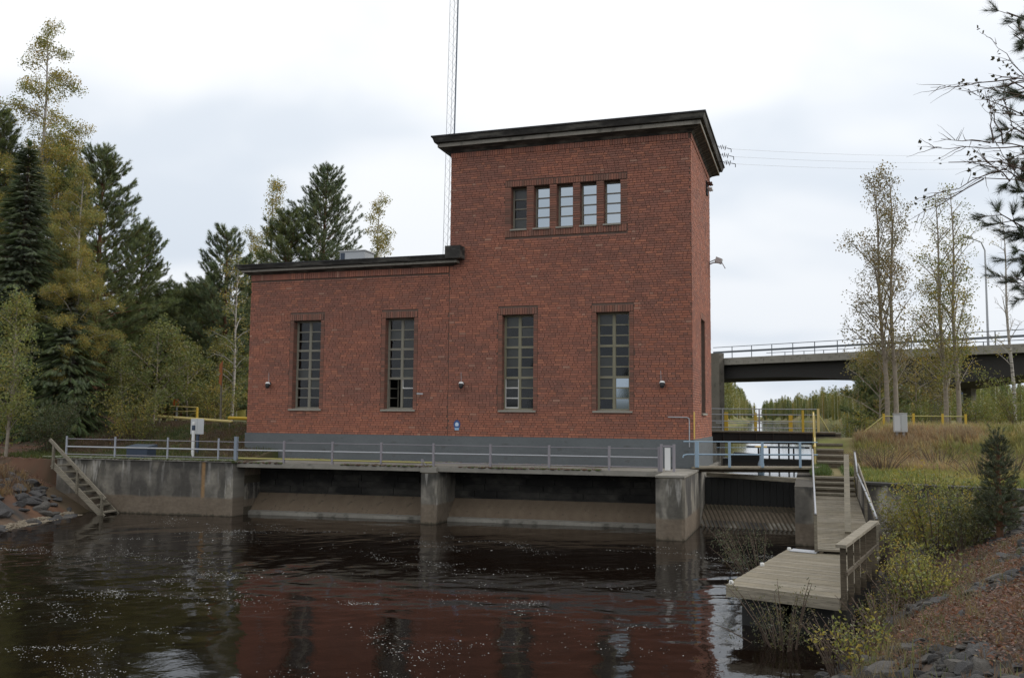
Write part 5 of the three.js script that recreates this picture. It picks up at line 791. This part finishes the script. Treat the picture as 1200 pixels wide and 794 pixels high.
// canal shores: a far wood that reads as one mass
{
  const R = rng(101), shapes = [0, 1, 2].map(k => { const a = new Acc(), Q = rng(200 + k); a.tube([[0, -0.5, 0], [0, 0.8, 0]], 0.05, 4, false); for (let n = 0; n < 1000; n++) { const y = 0.12 + 0.88 * Q(), pr = k === 0 ? (1 - y) * 0.95 + 0.04 : Math.sin(Math.PI * Math.min(0.97, y * 0.9 + 0.1)) * 0.85, r = 0.24 * pr * (0.35 + 0.7 * Q()), t = Q() * 6.283, c = [Math.cos(t) * r, y, Math.sin(t) * r], s = 0.014 + 0.012 * Q(); a.tri(c, [c[0] + (Q() - 0.5) * s * 2, c[1] + (Q() - 0.6) * s, c[2] + (Q() - 0.5) * s * 2], [c[0] + (Q() - 0.5) * s * 2, c[1] - s * Q(), c[2] + (Q() - 0.5) * s * 2]); } return a.geo(); });
  const inst = [[], [], []], cols = [[], [], []];
  const add = (x, z, h) => { const k = (R() * 3) | 0, s = h * (0.5 + 0.75 * R()); inst[k].push(new THREE.Matrix4().compose(V(x, Math.max(ground(x, z), LAKE), z), new THREE.Quaternion().setFromAxisAngle(V(0, 1, 0), R() * 6.28), V(s * 1.15, s, s * 1.15))); cols[k].push(vary(k === 0 ? PINE[0] : R() < 0.45 ? GOLD[(R() * 4) | 0] : OLIVE[(R() * 3) | 0], R)); };
  for (let n = 0; n < 1700; n++) { const z = -95 - 540 * R(), s = R() < 0.5 ? -1 : 1, x = (s < 0 ? canalL(z) : canalR(z)) + s * (2 + 50 * R() * R()); add(x, z, s > 0 && z > -260 ? 6 : 9.5); }
  for (let n = 0; n < 1200; n++) { const px = 990 + 330 * R(), D = 140 + 150 * R(), p = at(px, 480, D); add(p.x, p.z, 5.5); }
  for (let n = 0; n < 700; n++) { const px = -80 + 420 * R(), D = 75 + 80 * R(), p = at(px, 480, D); add(p.x, p.z, 7); }
  for (let n = 0; n < 260; n++) { const px = 842 + 24 * R(), D = 96 + 90 * R(), p = at(px, 480, D); if (p.x < canalL(p.z) - 1) add(p.x, p.z, 10); }
  const g = new THREE.Group(); g.name = 'far_wood'; stuff(tag(g, 'distant mixed autumn wood along the canal and behind the bridge', 'forest')); scene.add(g);
  shapes.forEach((s, i) => stuff(instanced('treetops', s, M.leaf, inst[i], cols[i], g)));
}
// the pine and the bare tree that reach in from beyond the right edge
{
  const tuft = [7, 8].map(s => needleTuft(s, 70, 0.16, 0.0045, 0.75)), R = rng(303), D = 9.5, root = at(1330, 700, D); root.y = ground(root.x, root.z);
  const tr = new Acc(), inst = [], cols = [], topP = at(1345, -260, D); tr.tube([root.clone().add(V(0, -0.3, 0)), root.clone().lerp(topP, 0.5).add(V(0.1, 0, 0.1)), topP], [0.16, 0.11, 0.05], 10);
  const bough = (x0, y0, x1, y1, n, w) => {
    const a = at(x0, y0, D + 0.2), b = at(x1, y1, D - 0.6 + R()), mid = a.clone().lerp(b, 0.5).add(V(0, -0.12, 0)), P = t => a.clone().multiplyScalar((1 - t) * (1 - t)).addScaledVector(mid, 2 * t * (1 - t)).addScaledVector(b, t * t); tr.tube([P(0), P(0.3), P(0.6), P(1)], [0.03, 0.022, 0.015, 0.005], 5, false);
    for (let k = 0; k < n; k++) { const t = 0.30 + 0.7 * R(), s = P(t), e = s.clone().add(V((R() - 0.65) * 0.4, (R() - 0.42) * w, (R() - 0.5) * 0.45)); tr.tube([s, e], [0.006, 0.003], 3, false); for (let q = 0; q < 4; q++) { inst.push(orient(s.clone().lerp(e, 0.45 + 0.6 * R()), e.clone().sub(s).normalize().add(V((R() - 0.5), (R() - 0.3), (R() - 0.5))), 0.5 + 0.45 * R(), R)); cols.push(vary([0.060, 0.078, 0.034], R)); } }
  };
  bough(1336, 60, 1180, 14, 26, 0.16); bough(1336, 130, 1188, 40, 22, 0.14); bough(1336, 160, 1184, 94, 26, 0.16); bough(1336, 230, 1184, 146, 28, 0.16); bough(1336, 290, 1176, 196, 30, 0.18); bough(1336, 330, 1172, 250, 30, 0.18); bough(1336, 340, 1194, 292, 16, 0.1); bough(1336, 390, 1190, 324, 22, 0.14);
  placeTree('pine_tree', 'dark pine whose needled boughs reach in from beyond the bank', tr, M.bark, tuft, M.needle, inst, cols, [0, 0, 0]);
  const b = new Acc(), gR = rng(404), lv = [], lc = [], D2 = 8.2, r2 = at(1400, 690, D2); r2.y = ground(r2.x, r2.z); b.tube([r2.clone().add(V(0, -0.3, 0)), at(1410, 200, D2), at(1415, -100, D2)], [0.09, 0.06, 0.03], 8);
  const twig = (p, q, r, n) => { const d = q.clone().sub(p), L = d.length(), pts = []; for (let k = 0; k <= 5; k++) pts.push(p.clone().lerp(q, k / 5).add(V((gR() - 0.5) * 0.05 * L, (gR() - 0.5) * 0.05 * L, (gR() - 0.5) * 0.05 * L).multiplyScalar(k % 5 ? 1 : 0))); b.tube(pts, pts.map((_, k) => r * (1 - 0.75 * k / 5)), 4, false); if (n) for (let k = 0; k < 7; k++) { const t = 0.25 + 0.72 * gR(), s = p.clone().lerp(q, t), e = s.clone().addScaledVector(d.clone().normalize(), L * (0.1 + 0.22 * gR())).add(V((gR() - 0.5) * 0.35 * L, (gR() - 0.5) * 0.34 * L, (gR() - 0.5) * 0.3 * L)); twig(s, e, r * 0.5, n - 1); } else if (gR() < 0.28) { lv.push(orient(q, V(gR() - 0.5, -1, gR() - 0.5), 0.16 + 0.1 * gR(), gR)); lc.push(vary([0.05, 0.045, 0.02], gR)); } };
  for (const [y0, x1, y1] of [[90, 1172, 90], [130, 1160, 131], [175, 1132, 164], [200, 1112, 190], [215, 1140, 208], [190, 1182, 30], [150, 1166, 105]]) twig(at(1405, y0 + 20, D2), at(x1, y1, D2 - 0.3 + gR() * 0.6), 0.013, 2);
  const gg = thing('bare_tree', 'nearly leafless tree whose thin twigs reach in over the bank', 'tree'); mesh('trunk', b, M.bark, gg); if (lv.length) stuff(instanced('crown', leafClump(9, 3, 0.2, 0.22, 0.13), M.leaf, lv, lc, gg));
}
// ---------------------------------------------------------------- shrubs, grass, stones, leaves
function shrub(name, label, pos, seed, o) {
  const R = rng(seed), st = new Acc(), inst = [], cols = [], n = o.stems;
  for (let k = 0; k < n; k++) {
    const az = R() * 6.283, lean = o.lean * (0.3 + R()), H = o.h * (0.6 + 0.5 * R()), e = V(Math.cos(az) * lean, H, Math.sin(az) * lean).add(o.bias || V(0, 0, 0)), b = V(Math.cos(az) * 0.12, -0.12, Math.sin(az) * 0.12), P = t => b.clone().lerp(e, t).add(V(0, 0.12 * H * Math.sin(t * 3.1), 0));
    st.tube([P(0), P(0.35), P(0.7), P(1)], [0.012, 0.009, 0.006, 0.003], 4, false);
    const m = o.leaves * (0.7 + 0.6 * R()); for (let q = 0; q < m; q++) { const t = o.from + (1 - o.from) * R(), p = P(t).add(V((R() - 0.5) * o.wide, (R() - 0.5) * o.wide, (R() - 0.5) * o.wide)); inst.push(orient(p, V(R() - 0.5, R() - 0.5, R() - 0.5), o.size * (0.7 + 0.6 * R()), R)); cols.push(vary(o.cols[(R() * o.cols.length) | 0], R)); }
  }
  const g = thing(name, label, 'shrub', pos, o.group); mesh('stems', st, M.bark, g); stuff(instanced('foliage', o.geo || shrubLeaf, M.leaf, inst, cols, g)); return g;
}
const shrubLeaf = leafClump(21, 14, 0.20, 0.085, 0.030), shrubLeafSmall = leafClump(23, 8, 0.13, 0.055, 0.028), weedLeaf = leafClump(22, 5, 0.10, 0.05, 0.022);
const YG = [[0.28, 0.265, 0.042], [0.20, 0.215, 0.038], [0.36, 0.285, 0.045], [0.16, 0.175, 0.036]];
const sh = (px, py, D) => grounded(at(px, py, D));
shrub('willow_shrub', 'tall yellow green willow shrub in front of the dark retaining wall', sh(1098, 640, 17.0), 71, { stems: 30, h: 1.65, lean: 0.9, leaves: 14, from: 0.25, wide: 0.35, size: 0.8, cols: YG });
shrub('willow_shrub', 'bushy willow shrub between the dock railing and the stone slope', sh(1066, 690, 14.2), 72, { stems: 20, h: 0.95, lean: 0.55, leaves: 10, from: 0.2, wide: 0.3, size: 0.7, cols: YG });
shrub('willow_shrub', 'yellow leaved shrub hanging at the top of the retaining wall', sh(1062, 590, 20.3), 73, { stems: 18, h: 0.95, lean: 0.6, leaves: 12, from: 0.2, wide: 0.3, size: 0.7, cols: [[0.26, 0.20, 0.035], [0.16, 0.15, 0.03], [0.09, 0.10, 0.03]] });
shrub('willow_shrub', 'dull green shrub at the far end of the retaining wall', sh(1130, 640, 16.3), 74, { stems: 22, h: 1.1, lean: 0.7, leaves: 12, from: 0.2, wide: 0.3, size: 0.75, cols: [[0.12, 0.13, 0.04], [0.09, 0.10, 0.035], [0.16, 0.15, 0.04]] });
shrub('bank_shrub', 'bright yellow leaved shrub at the foot of the dock railing', V(4.35, 0.05, 13.4), 75, { stems: 10, h: 0.55, lean: 0.35, leaves: 7, from: 0.2, wide: 0.22, size: 0.5, cols: [[0.30, 0.24, 0.03], [0.20, 0.19, 0.03], [0.13, 0.15, 0.03]] });
shrub('bank_weeds', 'thin leafy weeds growing in front of the dock platform', V(3.0, -0.05, 14.3), 76, { stems: 16, h: 0.95, lean: 0.75, leaves: 9, from: 0.3, wide: 0.14, size: 0.8, geo: weedLeaf, cols: [[0.11, 0.115, 0.04], [0.08, 0.085, 0.035], [0.16, 0.14, 0.04]] });
shrub('bank_weeds', 'dark weeds and twigs crowding the black floats under the dock', V(2.85, -0.05, 14.0), 77, { stems: 16, h: 0.42, lean: 0.8, leaves: 12, from: 0.1, wide: 0.2, size: 0.9, geo: weedLeaf, cols: [[0.07, 0.075, 0.03], [0.05, 0.06, 0.025], [0.12, 0.11, 0.03]] });
shrub('bank_shrub', 'small leafy bush leaning over the water beside the dock corner', V(2.35, 0.0, 9.6), 78, { stems: 22, h: 1.1, lean: 0.55, leaves: 13, from: 0.3, wide: 0.22, size: 0.8, bias: V(-0.35, 0, 0.1), geo: weedLeaf, cols: [[0.10, 0.12, 0.05], [0.07, 0.09, 0.035], [0.15, 0.15, 0.08]] });
shrub('bank_weeds', 'sparse dry weeds at the water edge below the stone slope', V(3.75, 0.1, 16.0), 79, { stems: 26, h: 0.7, lean: 0.45, leaves: 5, from: 0.35, wide: 0.12, size: 0.7, geo: weedLeaf, cols: [[0.12, 0.10, 0.05], [0.15, 0.12, 0.05], [0.10, 0.06, 0.04]] });
shrub('bank_weeds', 'brownish weeds between the stones above the water edge', V(4.3, 0.35, 15.4), 80, { stems: 30, h: 0.6, lean: 0.6, leaves: 6, from: 0.2, wide: 0.14, size: 0.7, geo: weedLeaf, cols: [[0.11, 0.09, 0.05], [0.13, 0.13, 0.04], [0.14, 0.07, 0.04]] });
conifer({ name: 'conifer_sapling', kind: 'pine', seed: 81, pos: sh(1172, 620, 15.8), h: 1.8, base: 0.14, r: 0.40, tuft: 0.28, cols: [[0.075, 0.09, 0.03], [0.06, 0.075, 0.026]], label: 'small dark conifer sapling on the stone slope by the grass' });
[[3.9, 15.0, 'leggy brown weeds leaning from the stones toward the dock'], [4.95, 13.7, 'yellow weeds behind the corner post of the dock railing'], [4.7, 13.2, 'olive weeds on the slope under the willow shrubs'], [3.95, 16.6, 'low brown weeds among stones near the water edge'], [5.1, 12.4, 'green yellow weeds climbing the slope below the sapling']].forEach(([x, z, lab], i) => shrub('bank_weeds', lab, V(x, ground(x, z), z), 120 + i, { stems: 18, h: 0.45 + 0.1 * (i % 3), lean: 0.55, leaves: 6, from: 0.15, wide: 0.18, size: 0.9, geo: i % 2 ? shrubLeafSmall : weedLeaf, cols: i % 2 ? YG : [[0.17, 0.13, 0.06], [0.20, 0.16, 0.06], [0.15, 0.09, 0.05]] }));
// small golden shrubs under the wood and round the bridge
[[160, 470, 35, 'golden undergrowth below the rounded alder'], [60, 500, 33.5, 'green undergrowth at the foot of the dark spruce'], [248, 480, 40, 'leafy undergrowth behind the leaning marker pole']].forEach(([px, py, D, lab], i) => shrub('undergrowth', lab, sh(px, py, D), 90 + i, { stems: 22, h: 1.8, lean: 1.3, leaves: 11, from: 0.15, wide: 0.5, size: 1.1, cols: i === 1 ? GREEN : OLIVE.concat(GOLD) }));
[[1140, 478, 40], [1165, 482, 42], [1195, 470, 38], [1010, 480, 42], [1085, 482, 44]].forEach(([px, py, D], i) => shrub('roadside_shrub', ['olive shrub behind the crest fence below the aspens', 'golden shrub behind the crest fence near the white birch', 'large yellow shrub at the outer end of the grass bank', 'olive shrub behind the crest fence near the small pine', 'dull shrub behind the crest fence under the willow'][i], sh(px, py, D), 95 + i, { stems: 20, h: i === 2 ? 2.4 : 1.5, lean: 1.3, leaves: 11, from: 0.15, wide: 0.5, size: 1.1, cols: i % 2 ? GOLD.concat(OLIVE) : OLIVE }));
[[1150, 530, 24, 'reddish dry weeds in the grass near the conifer sapling'], [1012, 505, 29, 'brown dry weeds on the slope beside the timber steps'], [1098, 508, 28, 'brown dry weeds on the slope beyond the electric cabinets'], [1185, 510, 26, 'tall dry weeds at the outer end of the lawn'], [1035, 520, 27, 'rusty dock weeds below the electric cabinets']].forEach(([px, py, D, lab], i) => shrub('dry_weeds', lab, sh(px, py, D), 110 + i, { stems: 40, h: 0.75, lean: 0.9, leaves: 5, from: 0.35, wide: 0.2, size: 0.8, geo: weedLeaf, cols: [[0.26, 0.15, 0.08], [0.30, 0.22, 0.10], [0.20, 0.18, 0.06]] }));
function blades(seed, n, h, w, sp) { const R = rng(seed), a = new Acc(); for (let k = 0; k < n; k++) { const az = R() * 6.28, r = sp * R(), l = h * (0.5 + 0.6 * R()), t = R() * 6.28, b = V(Math.cos(az) * r, -0.02, Math.sin(az) * r), tip = b.clone().add(V(Math.cos(t) * l * 0.45, l, Math.sin(t) * l * 0.45)), m = b.clone().lerp(tip, 0.5).add(V(0, l * 0.12, 0)), s = V(-Math.sin(t), 0, Math.cos(t)).multiplyScalar(w / 2); a.quad(b.clone().add(s).toArray(), b.clone().sub(s).toArray(), m.clone().sub(s.clone().multiplyScalar(0.7)).toArray(), m.clone().add(s.clone().multiplyScalar(0.7)).toArray()); a.tri(m.clone().sub(s.clone().multiplyScalar(0.7)).toArray(), m.clone().add(s.clone().multiplyScalar(0.7)).toArray(), tip.toArray()); } return a.geo(); }
function grass(name, label, n, pick, colf, seed, geo, sc) {
  const R = rng(seed), inst = [], cols = []; for (let k = 0; k < n; k++) { const p = pick(R); if (!p) continue; const s = sc * (0.6 + 0.7 * R()); inst.push(new THREE.Matrix4().compose(V(p[0], ground(p[0], p[1]) - 0.01, p[1]), new THREE.Quaternion().setFromAxisAngle(V(0, 1, 0), R() * 6.28), V(s, s * (0.7 + 0.6 * R()), s))); cols.push(vary(colf(p[0], p[1], R), R, 0.5)); }
  return stuff(tag(instanced(name, geo, M.leaf, inst, cols), label, 'grass'));
}
const bl = blades(1, 14, 0.34, 0.016, 0.10), blS = blades(2, 12, 0.14, 0.014, 0.09), TAN = [0.42, 0.335, 0.15], TAN2 = [0.36, 0.25, 0.13], GR = [0.10, 0.125, 0.028];
grass('bank_grass', 'dry tan and brown tall grass on the slope up to the crest fence', 9000, R => { const x = lerp(4.65, 22, R() * R() + 0.05 * R()), z = lerp(-0.6 - 1.8 * fbm(x * 0.5, 4, 7, 2), -12.5, R()); return x > 4.65 && x > canalR(z) + 0.5 ? [x, z] : null; }, (x, z, R) => { const n = fbm(x * 0.6, z * 0.6, 5, 3) + (R() - 0.5) * 0.3; return n > 0.58 ? TAN2 : n > 0.46 ? TAN : n > 0.36 ? [0.33, 0.29, 0.09] : [0.23, 0.23, 0.06]; }, 1, bl, 1.15);
grass('lawn_grass', 'short green and yellow grass behind the retaining wall', 12000, R => { const x = lerp(4.55, 16, R()), z = lerp(-3.4, 4.4, R()); return z < 3.95 + 0.30 * (x - 4.6) ? [x, z] : null; }, (x, z, R) => { const n = fbm(x * 0.7, z * 0.7, 8, 3) + (R() - 0.5) * 0.25; return n > 0.50 ? [0.36, 0.31, 0.09] : n > 0.38 ? [0.29, 0.28, 0.06] : [0.18, 0.21, 0.04]; }, 2, blS, 1.5);
grass('path_grass', 'green grass beside the path at the head of the gangway', 1500, R => { const x = lerp(3.5, 4.6, R()), z = lerp(-3.2, 0.7, R()); return Math.abs(x - 4.15) < 0.22 ? null : [x, z]; }, () => [0.085, 0.13, 0.022], 3, blS, 1.2);
grass('verge_grass', 'mossy green verge behind the walkway railing', 9000, R => { const x = lerp(-24, -14.7, R()), z = lerp(-6, 3.2, R()); return z < zDeck(x) - 0.45 && (x < -16.1 || z > 0.2) ? [x, z] : null; }, (x, z, R) => { const n = fbm(x * 0.5, z * 0.5, 3, 3) + (R() - 0.5) * 0.25; return z > 1.6 ? [0.10, 0.125, 0.018] : n > 0.5 ? [0.13, 0.085, 0.045] : n > 0.4 ? [0.14, 0.13, 0.035] : [0.08, 0.105, 0.02]; }, 4, blS, 1.2);
grass('slope_grass', 'sparse tan and green grass tufts between the stones of the slope', 1500, R => { const z = lerp(8, 24, R()), x = xRight(z) + 0.15 + 5 * R() * R(); return fbm(x * 0.7, z * 0.7, 15, 3) > 0.48 && Math.hypot(x - CAM.x, z - CAM.z) > 4.5 ? [x, z] : null; }, (x, z, R) => R() < 0.5 ? [0.24, 0.19, 0.09] : R() < 0.5 ? [0.16, 0.17, 0.05] : [0.18, 0.11, 0.06], 9, blades(7, 12, 0.22, 0.008, 0.08), 1.0);
grass('dry_tuft', 'tan dry grass on the bank beside the wooden steps', 1100, R => { const x = lerp(-25, -19.6, R()), z = lerp(4.4, 9, R()), d = xLeft(z) - x; return d > 1.3 ? [x, z] : null; }, (x, z, R) => R() < 0.5 ? [0.30, 0.20, 0.09] : [0.17, 0.10, 0.055], 5, bl, 1.0);
{ // moss along the walkway edge
  const R = rng(66), inst = [], cols = []; for (let k = 0; k < 2600; k++) { const x = lerp(-21, -0.7, R()), e = R(), z = x < -14 ? zDeck(x) + 0.15 - 0.5 * e * e : (R() < 0.5 ? zDeck(x) - 0.35 * e * e - 0.02 : 0.1 + 0.5 * e); if (x > -14 && fbm(x * 0.9, 2, 3, 2) < 0.42) continue; inst.push(new THREE.Matrix4().compose(V(x, DECK + (x < -14.02 ? 0.05 : 0), z), new THREE.Quaternion().setFromAxisAngle(V(0, 1, 0), R() * 6.28), V(0.05 + 0.05 * R(), 0.015 + 0.025 * R(), 0.04 + 0.03 * R()))); cols.push(vary(x < -14 ? [0.085, 0.105, 0.015] : R() < 0.4 ? [0.10, 0.11, 0.02] : [0.12, 0.065, 0.03], R, 0.5)); }
  stuff(tag(instanced('moss', new THREE.IcosahedronGeometry(1, 1), M.leaf, inst, cols), 'green moss cushions along the walkway edge', 'moss'));
}
// stones
function stoneGeo(seed) { const g = new THREE.IcosahedronGeometry(1, 2), p = g.attributes.position, v = V(), R = rng(seed), pl = Array.from({ length: 12 }, () => [V(R() - 0.5, R() - 0.5, R() - 0.5).normalize(), 0.34 + 0.36 * R()]); for (let i = 0; i < p.count; i++) { v.fromBufferAttribute(p, i); for (const [n, d] of pl) { const e = v.dot(n) - d; if (e > 0) v.addScaledVector(n, -e); } v.multiplyScalar(1.2 * (0.97 + 0.06 * fbm(v.x * 2.5 + seed, v.y * 2.5, v.z * 2.5, 2))); p.setXYZ(i, v.x, v.y, v.z); } g.computeVertexNormals(); return uvBox(g); }
const stoneTex = tex(256, 256, (u, v) => { const n = tfbm(u, v, 9, 4.4, 4), f = tfbm(u, v, 60, 2.1, 2), l = tfbm(u, v, 20, 7.7, 3); let c = mixc([0.045, 0.043, 0.04], [0.135, 0.128, 0.118], n); c = mixc(c, [0.26, 0.265, 0.24], step(0.62, 0.72, l) * 0.6); return c.map(q => q * (0.75 + 0.5 * f)); });
const stones = Array.from({ length: 8 }, (_, k) => stoneGeo(500 + k)), stoneMats = [[0.95, 0.95, 1], [0.7, 0.7, 0.74], [1.15, 1.1, 1.05], [0.8, 0.74, 0.7]].map(c => new THREE.MeshStandardMaterial({ map: stoneTex, color: RGB(...c), roughness: 0.92, bumpMap: concBump, bumpScale: 0.02, side: THREE.DoubleSide }));
{
  const R = rng(606), cand = [];
  for (let k = 0; k < 13000; k++) { const z = lerp(7, 26.2, R()), x = xRight(z) + lerp(-0.35, 6, R() * R()); if (x > 2.0 && Math.hypot(x - CAM.x, z - CAM.z) < 1.3) continue; const big = R(), s = 0.03 + 0.075 * Math.pow(big, 5) + 0.045 * R(); if (fbm(x * 0.9, z * 0.9, 12, 3) > 0.56 && s < 0.16) continue; cand.push([x, z, s]); }
  cand.forEach(c => c.v = c[2] / Math.hypot(c[0] - CAM.x, c[1] - CAM.z) * (V(c[0], 1, c[1]).sub(CAM).dot(Fv) > 0.8 * Math.hypot(c[0] - CAM.x, c[1] - CAM.z) ? 1 : 0.01)); cand.sort((a, b) => b.v - a.v);
  const inst = [[], [], [], []];
  cand.forEach(([x, z, s], k) => {
    const q = new THREE.Quaternion().setFromEuler(new THREE.Euler((R() - 0.5) * 0.7, R() * 6.28, (R() - 0.5) * 0.7)), pos = V(x, ground(x, z) + s * 0.12, z), sc = V(s * (1.0 + 0.9 * R()), s * (0.35 + 0.4 * R()), s * (0.8 + 0.4 * R()));
    if (k < 300) { const o = mesh('stone', stones[k % 8], stoneMats[(R() * 4) | 0], bankR); o.position.copy(pos); o.quaternion.copy(q); o.scale.copy(sc); } else inst[k % 4].push(new THREE.Matrix4().compose(pos, q, sc));
  });
  inst.forEach((m, i) => stuff(instanced('small_stones', stones[i], stoneMats[i], m, null, bankR)));
  const L = rng(707); const lm = [[], []]; let made = 0;
  for (let k = 0; k < 900 && made < 150; k++) { const z = lerp(4.6, 11, L()), x = xLeft(z) - lerp(-0.3, 2.6, L()); const s = 0.12 + 0.26 * L() * L(); const o = mesh('stone', stones[k % 8], stoneMats[k % 5 === 0 ? 2 : k % 2], bankL); o.position.set(x, ground(x, z) + s * 0.1, z); o.rotation.set((L() - 0.5) * 0.5, L() * 6.28, (L() - 0.5) * 0.5); o.scale.set(s * (1.1 + 0.6 * L()), s * 0.6, s); made++; }
  // pale gravel at the water line, fallen leaves and needles
  for (let k = 0; k < 1500; k++) { const z = lerp(4.6, 12, L()), x = xLeft(z) - lerp(-0.3, 0.12, L()), s = 0.025 + 0.05 * L(); lm[0].push(new THREE.Matrix4().compose(V(x, Math.max(ground(x, z), -0.03) + 0.01, z), new THREE.Quaternion().setFromAxisAngle(V(0, 1, 0), L() * 6.28), V(s * 1.3, s * 0.6, s))); }
  stuff(instanced('gravel', stones[3], std(0.24, 0.20, 0.145, 0.95), lm[0], null, bankL));
  const leafG = (() => { const a = new Acc(); a.quad([0, 0, 0], [0.5, 0.12, 0.32], [1, 0, 0], [0.5, 0.12, -0.32]); return a.geo(); })(), li = [], lc = [];
  for (let k = 0; k < 130000; k++) { const z = lerp(8, 26.3, R()), x = xRight(z) + 0.2 + lerp(0, 6.5, R()); const n = fbm(x * 0.9, z * 0.9, 12, 3) + 0.25 * (fbm(x * 4, z * 4, 6, 2) - 0.5); if (n < 0.50 || Math.hypot(x - CAM.x, z - CAM.z) < 1.0) continue; const s = 0.02 + 0.03 * R(); li.push(new THREE.Matrix4().compose(V(x, ground(x, z) + 0.012 + 0.05 * R(), z), new THREE.Quaternion().setFromEuler(new THREE.Euler((R() - 0.5) * 1.1, R() * 6.28, (R() - 0.5) * 1.1)), V(s * 1.4, s, s))); const r = R(); lc.push(vary(r < 0.5 ? [0.20, 0.078, 0.034] : r < 0.9 ? [0.115, 0.066, 0.040] : [0.24, 0.17, 0.06], R, 0.5)); }
  stuff(tag(instanced('fallen_leaves', leafG, M.leaf, li, lc), 'rust brown fallen leaves and needles on the stone slope', 'leaves'));
  const l2 = [], c2 = []; for (let k = 0; k < 13000; k++) { const x = lerp(-30, -15, L()), z = lerp(-10, 8.5, L()); if (x > -20.6 && z > 0) continue; if (z > 3 && xLeft(z) - x < 1.4) continue; const s = 0.05 + 0.06 * L(); l2.push(new THREE.Matrix4().compose(V(x, ground(x, z) + 0.02, z), new THREE.Quaternion().setFromEuler(new THREE.Euler((L() - 0.5) * 0.9, L() * 6.28, (L() - 0.5) * 0.9)), V(s * 1.4, s, s))); c2.push(vary(L() < 0.7 ? [0.20, 0.075, 0.035] : [0.26, 0.16, 0.05], L, 0.5)); }
  stuff(tag(instanced('leaf_litter', leafG, M.leaf, l2, c2), 'reddish brown leaf litter under the wood', 'leaves'));
}

renderer.render(scene, camera);
